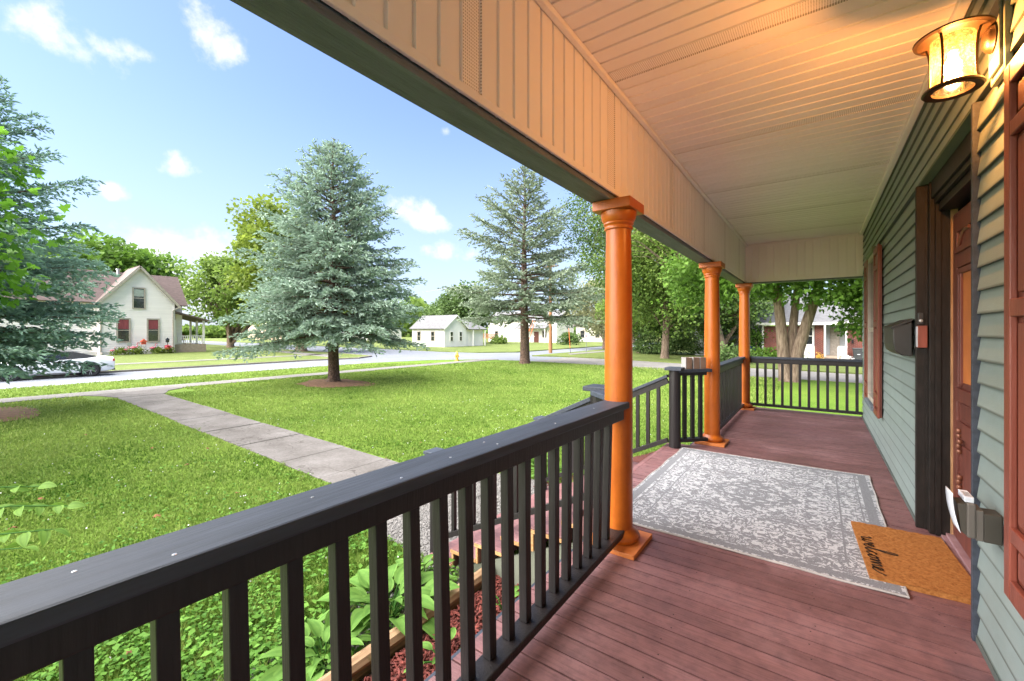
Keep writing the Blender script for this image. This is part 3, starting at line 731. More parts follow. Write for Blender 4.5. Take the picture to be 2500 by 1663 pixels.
# shutters and the far window
def shutter(y0, y1, z0, z1, parent, name='shutter'):
    x0, x1 = .524, .556
    s = MB().box(.545, .56, y0 + .01, y1 - .01, z0 + .01, z1 - .01).build(name, M['shutter_deep'], parent)
    def sp(nm, *b, mt='shutter', bv=.004):
        o = MB().box(*b).build(nm, M[mt], s, world=False, bevel=bv); o.data.transform(Matrix.Translation((-.6, -3, -G))); return o
    sp('stile', x0, .544, y0, y0 + .055, z0, z1); sp('stile', x0, .544, y1 - .055, y1, z0, z1)
    for a, b in ((z0, z0 + .07), (z0 + .20, z0 + .25), ((z0 + z1) / 2 + .05, (z0 + z1) / 2 + .11), (z1 - .25, z1 - .20), (z1 - .07, z1)):
        sp('rail', x0, .5435, y0 + .056, y1 - .056, a, b)
    zs = [z0 + .09, z0 + .18, z0 + .27, (z0 + z1) / 2 + .03, (z0 + z1) / 2 + .13, z1 - .27, z1 - .18, z1 - .09]
    for i in range(0, 8, 2): sp('raised_panel', .535, .5445, y0 + .085, y1 - .085, zs[i], zs[i + 1], bv=.006)
shutter(1.76, 2.20, .46, 2.275, H); shutter(6.05, 6.50, .42, 2.31, H); shutter(7.27, 7.72, .42, 2.31, H)
W = MB().box(.53, .60, 6.51, 6.56, .50, 2.30).box(.53, .60, 7.21, 7.26, .50, 2.30).box(.53, .60, 6.5605, 7.2095, 2.24, 2.30).box(.53, .60, 6.5605, 7.2095, .50, .56).box(.54, .59, 6.5605, 7.2095, 1.36, 1.41).build('window', M['trim_taupe'], H)
o = MB().box(.556, .560, 6.56, 7.21, .56, 2.24).build('pane', M['glass_dark'], W, world=False); o.data.transform(Matrix.Translation((-.6, -3, -G)))
o = MB().box(.50, .60, 6.47, 7.29, .44, .495).build('sill', M['green_trim'], W, world=False, bevel=.003); o.data.transform(Matrix.Translation((-.6, -3, -G)))
o = MB().box(.51, .60, 6.49, 7.27, 2.305, 2.36).build('head_trim', M['green_light'], W, world=False, bevel=.003); o.data.transform(Matrix.Translation((-.6, -3, -G)))

# ceiling: vinyl strips, each fourth of a yard a perforated one
CE = structure('ceiling', (0, 0, 2.90), 'porch ceiling of white vinyl strips')
p = .1105
pmh = MB()
# each strip has a shallow groove moulded along one side
pmh.add([(-1.05, 0, 0), (WX - .02, 0, 0), (WX - .02, p - .018, 0), (-1.05, p - .018, 0), (WX - .02, p - .014, .010), (-1.05, p - .014, .010), (WX - .02, p - .002, .010), (-1.05, p - .002, .010), (WX - .02, p, .0), (-1.05, p, .0)],
        [(3, 2, 1, 0), (5, 4, 2, 3), (7, 6, 4, 5), (9, 8, 6, 7)])
ceil_me = pmh.mesh('ceiling_strip', M['white_vinyl'])
perf_me = ceil_me.copy(); perf_me.materials.clear(); perf_me.materials.append(M['perf'])
i = 0
y = Y0
ystrip = 2.40
while y < Y1 - .12:
    k = round((y - ystrip) / p)
    isp = (k % 12 == 0)
    piece('perforated_strip' if isp else 'ceiling_strip', perf_me if isp else ceil_me, CE, (0, ystrip + k * p - 0, 0))
    y = ystrip + (k + 1) * p + .001
MB().box(-1.08, WX + .03, Y0, Y1, 2.92, 2.98).build('backing', M['vinyl_gap'], CE)
MB().box(WX - .045, WX - .001, Y0, Y1 - .1, 2.862, 2.899).build('crown_trim', M['white_vinyl'], CE, bevel=.006)
MB().box(-1.046, -1.012, Y0, Y1 - .1, 2.868, 2.899).build('crown_trim', M['white_vinyl'], CE, bevel=.006)
MB().box(-1.01, WX - .046, Y1 - .135, Y1 - .10, 2.868, 2.899).build('crown_trim', M['white_vinyl'], CE, bevel=.006)
# porch roof over it
MB().add([(-1.75, Y0 - .3, 2.99), (.62, Y0 - .3, 3.85), (-1.75, Y1 + .45, 2.99), (.62, Y1 + .45, 3.85), (-1.75, Y0 - .3, 2.93), (.62, Y0 - .3, 2.985), (-1.75, Y1 + .45, 2.93), (.62, Y1 + .45, 2.985)],
         [(0, 1, 3, 2), (4, 6, 7, 5), (0, 4, 5, 1), (2, 3, 7, 6), (0, 2, 6, 4), (1, 5, 7, 3)]).build('porch_roof', M['roof_grey'], CE)
# beam faced with vertical vinyl strips
BE = structure('beam', (-1.1, 0, 2.2), 'porch beam faced with white vinyl strips')
MB().box(-1.20, -1.062, Y0, Y1 - .02, 2.20, 2.95).build('beam_core', M['green_trim'], BE)
def vstrips(parent, face, a0, a1, z0, z1, start, perf_every, mname='beam_strip'):
    # face 'x': strips lie on plane x=const facing +x ; face 'y' : plane y=const facing -y
    q = .1105
    def mk(mat):
        mb = MB(); hgt = z1 - z0
        pr = [(0, 0), (q - .020, 0), (q - .016, -.010), (q - .004, -.010), (q, 0)]
        vs = []
        for (t, d) in pr:
            for zz in (0, hgt): vs.append((d, t, zz) if face == 'x' else (t, -d, zz))
        fs = [(2 * i, 2 * i + 2, 2 * i + 3, 2 * i + 1) for i in range(4)]
        mb.add(vs, fs); return mb.mesh(mname, mat)
    ma, mp_ = mk(M['white_vinyl']), mk(M['perf_v'] if 'perf_v' in M else M['perf'])
    t = a0; i = 0
    while t < a1 - .03:
        pf = perf_every and (round((t - start) / q) % perf_every == 0)
        me = mp_ if pf else ma
        yield t, me, pf
        t += q; i += 1
# perforated material for the vertical strips uses y/z
pv = M['perf'].copy(); pv.name = 'perforated_vinyl_upright'
for n in pv.node_tree.nodes:
    if n.type == 'MAPPING': n.inputs['Scale'].default_value = (1, 1 / .0105, 1 / .0125)
    if n.type == 'COMBXYZ':
        for l in list(pv.node_tree.links):
            if l.to_node == n: pv.node_tree.links.remove(l)
        sx_ = [m_ for m_ in pv.node_tree.nodes if m_.type == 'SEPXYZ'][0]
        pv.node_tree.links.new(sx_.outputs[1], n.inputs[0]); pv.node_tree.links.new(sx_.outputs[2], n.inputs[1])
    if n.type == 'VECT_MATH' and n.operation == 'SUBTRACT': n.inputs[1].default_value = (0, .5, .5)
M['perf_v'] = pv
nstart = 1.155 - 12 * .1105 * 3
for t, me, pf in vstrips(BE, 'x', nstart, Y1 - .11, 2.236, 2.905, 1.155, 12):
    piece('perforated_strip' if pf else 'beam_strip', me, BE, (.05, t, .036))
MB().box(-1.0495, -1.034, Y0, Y1 - .11, 2.228, 2.262).build('edge_trim', M['white_vinyl'], BE, bevel=.003)
MB().box(-1.075, -1.056, Y0, Y1 - .11, 2.198, 2.2275).build('green_trim_strip', M['green_trim'], BE)
# end beam across the far end
MB().box(-1.06, WX + .1, Y1 - .10, Y1 + .02, 2.205, 2.95).build('beam_core', M['green_trim'], BE)
for t, me, pf in vstrips(BE, 'y', -1.05, WX, 2.236, 2.905, 0, 0):
    piece('beam_strip', me, BE, (t + 1.1, Y1 - .1115, .036))
MB().box(-1.05, WX, Y1 - .124, Y1 - .1085, 2.228, 2.262).build('edge_trim', M['white_vinyl'], BE, bevel=.003)

# ------------------------------------------------------------------ columns
def column(y, label, x=-1.055):
    c = thing('porch_column', label, 'column', (x, y, 0), 0, 'orange porch columns')
    MB().box(-.165, .165, -.175, .175, .0, .028).build('plinth', M['orange_base'], c, world=False, bevel=.003)
    MB().lathe([(.09, .0285), (.118, .03), (.131, .045), (.134, .058), (.128, .075), (.108, .088), (.096, .10), (.09, .108)], 40).build('base_ring', M['orange'], c, world=False, smooth=True)
    MB().lathe([(.089, .108), (.089, .5), (.088, 1.2), (.084, 1.7), (.079, 1.985)], 40, cap=False).build('shaft', M['orange'], c, world=False, smooth=True)
    MB().lathe([(.079, 1.985), (.079, 2.02), (.088, 2.024), (.091, 2.034), (.086, 2.044), (.089, 2.05), (.096, 2.058), (.093, 2.068), (.098, 2.074), (.107, 2.09), (.112, 2.112), (.114, 2.135)], 40).build('capital', M['orange'], c, world=False, smooth=True)
    MB().box(-.125, .125, -.13, .13, 2.136, 2.198).build('abacus', M['orange'], c, world=False, bevel=.004)
    return c
column(2.66, 'nearest orange porch column, at the end of the long rail'); column(5.68, 'orange porch column beside the three wooden blocks'); column(8.52, 'farthest orange porch column at the end railing'); column(-.36, 'orange porch column behind the photographer')

# ------------------------------------------------------------------ railings
def railing(label, a, b, topz=.92, botz=.10, n=None, capw=.14, first=None, spacing=.1265, lean=0, sub=True, group='charcoal porch railings', balw=.038, cap_over=.0):
    a = Vector(a); b = Vector(b); d = (b - a); L = d.length; d.normalize(); r = d.cross(Vector((0, 0, 1)))
    t = thing('railing', label, 'railing', tuple(a), 0, group)
    def bar(name, s0, s1, off, w, z0, z1, mat, bev=.004):
        p0 = a + d * s0 + r * off; p1 = a + d * s1 + r * off
        q0, q1 = r * (w / 2), -r * (w / 2)
        pts = [p0 + q0, p0 + q1, p1 + q1, p1 + q0]
        return MB().hexa([(p.x, p.y, z0) for p in pts], [(p.x, p.y, z1) for p in pts]).build(name, mat, t, bevel=bev)
    bar('top_cap', -cap_over, L + cap_over, 0, capw, topz - .038, topz, M['railtop'], .006)
    if sub: bar('sub_rail', 0, L, 0, .06, topz - .038 - .075, topz - .0385, M['rail'])
    else: bar('sub_rail', 0, L, 0, .045, topz - .038 - .04, topz - .0385, M['rail'])
    bar('bottom_rail', 0, L, 0, .09, botz - .038, botz, M['rail'])
    zt = topz - .038 - (.06 if sub else .03)
    bmh = MB().box(-balw / 2, balw / 2, -balw / 2, balw / 2, botz, zt).mesh('baluster', M['rail'])
    s = first if first is not None else spacing
    ang = math.atan2(d.y, d.x)
    while s < L - .03:
        p = d * s
        piece('baluster', bmh, t, (p.x, p.y, 0), (0, 0, ang))
        s += spacing
    return t
# the long rail beside the camera, slightly out of true as in the photograph
t = thing('railing', 'long near charcoal railing running past the camera', 'railing', (-1.05, -.26, 0), 0, 'charcoal porch railings')
def nx(y, top): return (-1.087 + .020 * (y - .58)) if top else (-1.022 - .008 * (y - .8))
def sbar(name, y0, y1, w, z0, z1, mat, top, dx=0, bev=.005, z0b=None, z1b=None):
    xa, xb = nx(y0, top) + dx, nx(y1, top) + dx
    z0b = z0 if z0b is None else z0b; z1b = z1 if z1b is None else z1b
    return MB().hexa([(xa - w / 2, y0, z0), (xa + w / 2, y0, z0), (xb + w / 2, y1, z0b), (xb - w / 2, y1, z0b)], [(xa - w / 2, y0, z1), (xa + w / 2, y0, z1), (xb + w / 2, y1, z1b), (xb - w / 2, y1, z1b)]).build(name, mat, t, bevel=bev)
sbar('top_cap', -.27, 2.62, .165, .882, .922, M['railtop'], True, bev=.007)
sbar('sub_rail', -.27, 2.575, .09, .815, .8815, M['rail'], True, dx=.018)
sbar('bottom_rail', -.27, 2.60, .095, .045, .083, M['rail'], False, z0b=.075, z1b=.113)
y = .1646 - .126 * 3
ys_ = []
while y < 2.56:
    zb = .083 + .030 * (y + .27) / 2.87
    xt_, xb_ = nx(y, True) + .018, nx(y, False) - .015
    w = .020
    MB().hexa([(xb_ - w, y - w, zb), (xb_ + w, y - w, zb), (xb_ + w, y + w, zb), (xb_ - w, y + w, zb)], [(xt_ - w, y - w, .8145), (xt_ + w, y - w, .8145), (xt_ + w, y + w, .8145), (xt_ - w, y + w, .8145)]).build('baluster', M['rail'], t, bevel=.003)
    y += .1263
# nail heads on the cap
nh = MB().lathe([(0, 0), (.0045, .0), (.004, .0008), (.0, .001)], 10, cap=False).mesh('nail_head', M['alloy'])
for yy, dx in ((.17, -.03), (.30, .045), (.62, -.02), (.86, .05), (1.10, .02), (1.33, -.02), (1.34, .04), (1.8, .03), (2.28, .0)):
    piece('nail_head', nh, t, (nx(yy, True) + dx + 1.05, yy + .26, .9222))
railing('short charcoal rail between nearest column and the near stair post', (-1.12, 2.80, 0), (-1.36, 3.02, 0), first=.10, spacing=.11, group='charcoal porch railings', capw=.13, sub=False)
railing('short charcoal rail carrying three wooden blocks by the middle column', (-1.09, 5.50, 0), (-1.335, 5.235, 0), first=.075, spacing=.105, capw=.13, sub=False, cap_over=.04)
railing('charcoal railing between the middle and the farthest column', (-1.09, 5.80, 0), (-1.09, 8.42, 0), first=.10, spacing=.1265, capw=.12)
railing('charcoal railing across the far end of the porch', (-.98, 8.60, 0), (WX - .002, 8.60, 0), first=.115, spacing=.124, capw=.09)
# ------------------------------------------------------------------ stairs
ST = thing('stairs', 'mauve brown wooden porch steps with bare cut ends', 'stairs', (-2.4, 4.2, G))
for k in range(1, 7):
    zt = -.148 * k; xo = -1.37 - .305 * k
    tr = MB().box(xo, xo + .325, 3.02 + random.uniform(-.01, .01), 5.32, zt - .036, zt).build('tread', M['tread'], ST, bevel=.003)
    o = MB().box(xo + .004, xo + .321, -.004, .0, zt - .034, zt - .003)
    e = MB().box(xo + .004, xo + .321, 3.003, 3.0085, zt - .033, zt - .003).build('cut_end', M['timber_raw'], ST)
    MB().box(xo + .02, xo + .043, 3.02, 5.32, zt - .185 if k < 6 else G - .02, zt - .037).build('riser', M['tread'], ST)
    MB().box(xo + .02, xo + .043, 3.004, 3.0195, zt - .183 if k < 6 else G - .02, zt - .037).build('cut_end', M['timber_raw'], ST)
sk = [(-1.20, -.19), (-1.20, G), (-3.15, G), (-3.15, -.148 * 6 - .04)]
def prism_xz(pts, y0, y1):
    n = len(pts); mb = MB()
    mb.add([(x, y0, z) for x, z in pts] + [(x, y1, z) for x, z in pts], [tuple(range(n)), tuple(reversed(range(n, 2 * n)))] + [(i, n + i, n + (i + 1) % n, (i + 1) % n) for i in range(n)])
    return mb
stp = [(-1.20, -.19)]
for k in range(1, 7):
    xo = -1.37 - .305 * k
    stp += [(xo + .345, -.148 * (k - 1) - .20 if k > 1 else -.19), (xo + .345, -.148 * k - .04)]
stp += [(-3.155, -.148 * 6 - .04), (-3.155, G), (-1.20, G)]
for yy in (3.04, 5.27): prism_xz(stp[::-1], yy, yy + .035).build('stringer', M['green_shed'], ST)
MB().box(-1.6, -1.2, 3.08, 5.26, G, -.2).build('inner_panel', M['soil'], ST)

def stair_rail(label, ypos, ynewel, side):
    t = thing('stair_railing', label, 'railing', (-1.4, ypos, 0), 0, 'charcoal stair railings')
    xn = -1.39 if side < 0 else -1.37
    for (xp, top, bot, nm) in ((xn, .905, .0, 'newel_post'), (-3.20, .10, G, 'newel_post')):
        MB().lathe([(.066, bot), (.066, top)], 14, (xp, ynewel if xp > -2 else ypos, 0)).build(nm, M['rail'], t, smooth=True)
        yy = ynewel if xp > -2 else ypos
        MB().box(xp - .095, xp + .095, yy - .095, yy + .095, top + .001, top + .037).build('post_cap', M['railtop'], t, bevel=.006)
    x0, x1 = -1.45, -3.14
    sl = .485
    def zt(x): return .86 + (x + 1.40) * sl
    MB().beam((x0, ypos, zt(x0)), (x1, ypos, zt(x1)), .09, .034).build('top_cap', M['railtop'], t, bevel=.004)
    MB().beam((x0, ypos, zt(x0) - .055), (x1, ypos, zt(x1) - .055), .045, .072).build('sub_rail', M['rail'], t)
    MB().beam((x0, ypos, zt(x0) - .76), (x1, ypos, zt(x1) - .76), .045, .05).build('bottom_rail', M['rail'], t, bevel=.003)
    x = -1.56
    while x > -3.10:
        MB().box(x - .019, x + .019, ypos - .0195, ypos + .0195, zt(x) - .745, zt(x) - .07).build('baluster', M['rail'], t)
        x -= .1265
    return t
stair_rail('charcoal stair handrail on the near side of the steps', 3.12, 3.10, -1)
stair_rail('charcoal stair handrail on the far side of the steps', 5.20, 5.20, 1)

# three wooden blocks standing on the short rail
for i in range(3):
    dvec = Vector((.245, .265, 0)).normalized()
    pos = Vector((-1.33, 5.24, .921)) + dvec * (.10 + .088 * i + (.012 if i else 0)) 
    b_ = thing('wooden_block', ['weathered wooden block nearest the stair post with a pale side', 'middle one of three weathered wooden blocks on the rail', 'weathered wooden block on the rail touching the orange column'][i], 'wood block', tuple(pos), math.atan2(dvec.y, dvec.x), 'wooden blocks on the short rail')
    MB().box(-.035, .037, -.045, .045, 0, .135).build('block', M['block'], b_, world=False, bevel=.002)
    MB().box(-.043, -.0355, -.046, .046, 0, .137).build('pale_side', M['block_face'], b_, world=False)

# ------------------------------------------------------------------ rug and doormat
def sheetgrid(nx_, ny_, fn):
    V = [fn(i / nx_, j / ny_) for j in range(ny_ + 1) for i in range(nx_ + 1)]
    F = [(j * (nx_ + 1) + i, j * (nx_ + 1) + i + 1, (j + 1) * (nx_ + 1) + i + 1, (j + 1) * (nx_ + 1) + i) for j in range(ny_) for i in range(nx_)]
    return V, F
RC = (-.453, 4.075)
def rugp(s, t, lift=0):
    x = (s - .5) * 1.67; y = (t - .5) * 2.25
    ex = .004 * math.sin(t * 23) * (1 if s < .5 else -.6) * abs(2 * s - 1) ** 6
    ey = .003 * math.sin(s * 19 + 1) * abs(2 * t - 1) ** 6
    z = .0085 + .0035 * max(0, math.sin(t * 27 + 1)) * abs(2 * s - 1) ** 8 + .0025 * max(0, math.sin(s * 15)) * abs(2 * t - 1) ** 8
    return (x + ex + .012 * (t - .5), y + ey - .01 * (s - .5), z + lift)
rug = thing('rug', 'pale grey patterned rectangular rug lying on the porch deck', 'rug', (RC[0], RC[1], 0))
V, F = sheetgrid(40, 54, rugp)
mb = MB().add(V, F); o = mb.build('rug_pile', M['rug'], rug, world=False, smooth=True)
edge = []
for i in range(61): edge.append(rugp(i / 60, 0, -.003))
for i in range(1, 61): edge.append(rugp(1, i / 60, -.003))
for i in range(1, 61): edge.append(rugp(1 - i / 60, 1, -.003))
for i in range(1, 61): edge.append(rugp(0, 1 - i / 60, -.003))
MB().tube(edge, .0065, 6).build('binding', M['rug_edge'], rug, world=False, smooth=True)

mat_o = thing('doormat', 'tan coir doormat with the word welcome in black script', 'doormat', (.44, 3.46, .012), R(3))
V, F = sheetgrid(30, 50, lambda s, t: ((s - .5) * .46, (t - .5) * .80, .016 + .002 * math.sin(s * 40) * math.sin(t * 61)))
mb = MB().box(-.23, .23, -.40, .40, -.012, .0145); mb.add(V, F)
mb.build('coir_mat', M['coir'], mat_o, world=False)
# coir fibre fringe
n = 9000
P = np.stack([rng.uniform(-.228, .228, n), rng.uniform(-.398, .398, n), np.full(n, .015)], 1)
X = norm(rng.normal(0, 1, (n, 3)) * [1, 1, .5] + [0, 0, 1.0]); 
Vv, Ff, tt = scatter(np.array([[0, -.5, 0], [0, .5, 0], [8, 0, 0]], float), [(0, 1, 2)], P, X, norm(rng.normal(0, 1, (n, 3))), np.full(n, .0013), np.zeros(n))
o = piece('coir_fibre', np_mesh('coir_fibre', Vv, Ff, M['coir']), mat_o); o['kind'] = 'stuff'
# lettering: cursive strokes, advance a, height h
def stroke(pts, n=10):
    out = []
    P_ = [Vector((p[0], p[1], 0)) for p in pts]
    for i in range(len(P_) - 1):
        p0 = P_[max(i - 1, 0)]; p1 = P_[i]; p2 = P_[i + 1]; p3 = P_[min(i + 2, len(P_) - 1)]
        for k in range(n):
            t_ = k / n
            out.append(.5 * ((2 * p1) + (p2 - p0) * t_ + (2 * p0 - 5 * p1 + 4 * p2 - p3) * t_ * t_ + (3 * p1 - p0 - 3 * p2 + p3) * t_ ** 3))
    out.append(P_[-1]); return out
wel = [(-.3, 1.2), (.1, 1.5), (.15, .3), (.55, 0), (.85, .6), (.95, 1.4), (.9, .4), (1.3, 0), (1.7, .7), (1.8, 1.5), (2.1, 1.1), (2.4, .6), (2.8, .8), (2.95, 1.3), (2.6, 1.4), (2.45, .7), (2.7, .05), (3.3, .4),
       (4.1, 2.6), (4.3, 4.2), (3.95, 4.4), (3.75, 3.0), (3.7, .6), (4.0, .0), (4.5, .6), (5.1, 1.35), (5.4, 1.2), (5.1, 1.4), (4.75, .8), (4.95, .05), (5.5, .3), (6.0, 1.2), (5.8, .5), (6.1, 0), (6.6, .5), (6.45, 1.3), (6.1, 1.3), (6.6, 1.1), (7.1, 1.4),
       (7.2, .1), (7.35, .9), (7.8, 1.4), (7.95, .1), (8.1, .9), (8.6, 1.4), (8.75, .2), (9.1, .2), (9.6, .8), (9.75, 1.3), (9.4, 1.35), (9.25, .6), (9.6, 0), (10.4, .5), (11.0, 1.5)]
pts = [(-.205 + q.y * .033, .14 - q.x * .046 * 1.0 - .0, .0205) for q in stroke(wel, 8)]
mb = MB()
for i in range(len(pts) - 1):
    a, b_ = Vector(pts[i]), Vector(pts[i + 1]); d = (b_ - a)
    if d.length < 1e-6: continue
    d.normalize(); r = Vector((-d.y, d.x, 0)); w = .0032 + .0022 * abs(d.x)
    mb.add([a - r * w - d * .001, b_ - r * w + d * .001, b_ + r * w + d * .001, a + r * w - d * .001], [(0, 1, 2, 3)])
lett = mb.build('welcome_lettering', M['mat_print'], mat_o, world=False)

# ------------------------------------------------------------------ wall lantern
LX, LY = .425, 2.40
LN = thing('wall_lantern', 'lit bronze wall lantern with clear seeded glass', 'lantern', (WX, LY, 2.33))
MB().lathe([(.112, 2.548), (.124, 2.552), (.126, 2.558), (.10, 2.572), (.04, 2.584), (.0, 2.586)], 36, (LX, LY, 0), cap=False).build('top_plate', M['steel'], LN, smooth=True)
MB().lathe([(.06, 2.5475), (.112, 2.5475)], 36, (LX, LY, 0), cap=False).build('top_rim', M['steel'], LN)
MB().lathe([(.066, 2.330), (.066, 2.326), (.092, 2.322), (.098, 2.328), (.094, 2.338), (.066, 2.338), (.066, 2.330)], 36, (LX, LY, 0), cap=False).build('bottom_ring', M['steel'], LN, smooth=True)
prof_y = [(.084, 2.336), (.077, 2.37), (.075, 2.42), (.076, 2.48), (.080, 2.52), (.088, 2.547)]
for k in range(4):
    a = R(45 + 90 * k + 12)
    MB().tube([(LX + r_ * math.cos(a), LY + r_ * math.sin(a), zz) for r_, zz in prof_y], .005, 6).build('cage_bar', M['steel'], LN, smooth=True)
gm, nt, b, o_ = new_mat('seeded_glass')
tr = N(nt, 'ShaderNodeBsdfTransparent'); tr.inputs[0].default_value = (1, .93, .80, 1); gl = N(nt, 'ShaderNodeBsdfGlossy'); gl.inputs['Roughness'].default_value = .15
tl = N(nt, 'ShaderNodeBsdfTranslucent'); tl.inputs[0].default_value = (.9, .72, .45, 1)
tc = N(nt, 'ShaderNodeTexCoord'); nn = ramp(nt, noise(nt, tc.outputs['Object'], 120, 3, .7), [(.45, (.03, .03, .03)), (.7, (.12, .12, .12))])
m1 = N(nt, 'ShaderNodeMixShader'); nt.links.new(nn, m1.inputs[0]); nt.links.new(tr.outputs[0], m1.inputs[1]); nt.links.new(tl.outputs[0], m1.inputs[2])
m2 = N(nt, 'ShaderNodeMixShader'); m2.inputs[0].default_value = .07; nt.links.new(m1.outputs[0], m2.inputs[1]); nt.links.new(gl.outputs[0], m2.inputs[2]); nt.links.new(m2.outputs[0], o_.inputs[0])
M['seeded'] = gm
MB().lathe([(.070, 2.34), (.070, 2.5465)], 36, (LX, LY, 0), cap=False).build('glass_shade', M['seeded'], LN, smooth=True)
em, nt, b, o_ = new_mat('warm_bulb'); e_ = N(nt, 'ShaderNodeEmission'); e_.inputs[0].default_value = (1, .70, .36, 1); e_.inputs[1].default_value = 9; tb = N(nt, 'ShaderNodeBsdfTransparent'); ad_ = N(nt, 'ShaderNodeAddShader'); nt.links.new(e_.outputs[0], ad_.inputs[0]); nt.links.new(tb.outputs[0], ad_.inputs[1]); nt.links.new(ad_.outputs[0], o_.inputs[0])
MB().lathe([(0, 2.385), (.014, 2.388), (.026, 2.402), (.030, 2.420), (.027, 2.44), (.016, 2.465), (.013, 2.49), (.0, 2.49)], 20, (LX, LY, 0), cap=False).build('bulb', em, LN, smooth=True)
MB().lathe([(.018, 2.49), (.018, 2.547)], 16, (LX, LY, 0)).build('socket', M['steel'], LN, smooth=True)
MB().tube([(LX + .11, LY, 2.556), (LX + .135, LY + .0, 2.545), (WX - .03, LY, 2.52)], .012, 8).build('arm', M['steel'], LN, smooth=True)
MB().lathe([(.0, -.045), (.03, -.042), (.048, -.03), (.052, -.02), (.056, -.018), (.056, 0)], 28, (WX - .012, LY, 2.50), axis='x', cap=False).build('round_backplate', M['steel'], LN, smooth=True)
MB().box(WX - .013, WX + .01, LY - .085, LY + .085, 2.33, 2.67).build('mounting_plate', M['siding'], LN, bevel=.004)
MB().box(WX - .024, WX - .0135, LY - .065, LY + .065, 2.36, 2.64).build('mounting_plate', M['siding'], LN, bevel=.004)
pl = bpy.data.lights.new('lantern_glow', 'POINT'); pl.energy = 9.0; pl.color = (1, .36, .075); pl.shadow_soft_size = .028
plo = bpy.data.objects.new('lantern_glow', pl); col.objects.link(plo); plo.parent = LN; plo.location = (LX - WX, 0, 2.43 - 2.33)
LN.scale = (.93, .93, .93)

# ------------------------------------------------------------------ mailbox, sign block, doorbell
MBX = thing('mailbox', 'black metal mailbox hung on the clapboards left of the door', 'mailbox', (WX, 4.45, 1.2))
pts = [(.555, 1.185), (.50, 1.19), (.462, 1.22), (.452, 1.27), (.450, 1.40), (.555, 1.435)]
prism_xz(pts[::-1], 4.20, 4.74).build('body', M['black_flat'], MBX, bevel=.006)
MB().add([(.443, 4.19, 1.402), (.443, 4.75, 1.402), (.556, 4.75, 1.462), (.556, 4.19, 1.462), (.440, 4.19, 1.385), (.440, 4.75, 1.385), (.556, 4.75, 1.440), (.556, 4.19, 1.440)], [(0, 3, 2, 1), (4, 5, 6, 7), (0, 1, 5, 4), (1, 2, 6, 5), (2, 3, 7, 6), (3, 0, 4, 7)]).build('lid', M['black_flat'], MBX, bevel=.003)
WB = thing('wall_block', 'small varnished red wood block screwed to the door casing', 'wood block', (.54, 4.07, 1.25))
MB().box(.556, .604, 3.990, 4.054, 1.255, 1.405).build('block', M['shutter'], WB, bevel=.003)
MB().box(.5535, .5555, 3.993, 4.050, 1.26, 1.40).build('peeling_face', M['paper'], WB)
DB = thing('doorbell', 'slim black doorbell above the red wood block', 'doorbell', (.54, 4.06, 1.41))
MB().box(.562, .592, 4.030, 4.054, 1.415, 1.495).build('doorbell_body', M['black_flat'], DB, bevel=.004)
MB().lathe([(.0, -.003), (.010, -.002), (.011, 0)], 14, (.577, 4.029, 1.44), axis='y', cap=False).build('button', M['alloy'], DB)

# bracketed box with papers beside the near shutter
BX = thing('wall_box', 'dark taupe plastic box on the clapboards holding folded papers', 'box', (WX, 2.45, .60))
yb0, yb1 = 2.385, 2.465
MB().box(.5175, .566, yb0, yb1, .558, .668).build('body', M['olive_box'], BX, bevel=.003)
MB().box(.4960, .517, yb0 - .003, yb1 + .003, .560, .678).build('sleeve', M['grey_box'], BX, bevel=.003)
MB().box(.4710, .4955, yb0 - .008, yb1 + .008, .566, .700).build('clasp', M['grey_box'], BX, bevel=.005)
MB().hexa([(.456, yb0, .585), (.4705, yb0, .572), (.4705, yb1, .572), (.456, yb1, .585)], [(.447, yb0, .69), (.4705, yb0, .695), (.4705, yb1, .695), (.447, yb1, .69)]).build('flap', M['olive_box'], BX)
MB().box(.466, .4925, yb0 + .004, yb1 + .02, .7005, .722).build('white_carton', M['paper'], BX, bevel=.002)
for i in range(4): MB().box(.470, .488, yb0 + .018 + i * .016, yb0 + .022 + i * .016, .7222, .7227).build('printed_line', M['mat_print'], BX)
mb = MB(); V, F = sheetgrid(3, 10, lambda s, t: (.4555 - .022 * math.sin(t * 1.7) - .002 * s, yb0 - .002 + s * .10, .578 + .150 * t)); mb.add(V, F)
o = mb.build('folded_paper', M['paper'], BX, smooth=True); sm_ = o.modifiers.new('thick', 'SOLIDIFY'); sm_.thickness = .002

# ------------------------------------------------------------------ landscape timbers, chips, hostas
for i, (x, zz, lab) in enumerate(((-2.46, G + .045, 'lower landscape timber edging the red mulch bed'), (-2.42, G + .135, 'upper landscape timber edging the red mulch bed'))):
    mb = MB(); n = 12
    mb.tube([(x + .012 * math.sin(k), -1.2 + (4.22) * k / 8, zz) for k in range(9)], .052, 8)
    o = mb.build('landscape_timber', M['timber_old'], None, smooth=False); tag(o, lab, 'timber', 'landscape timbers')
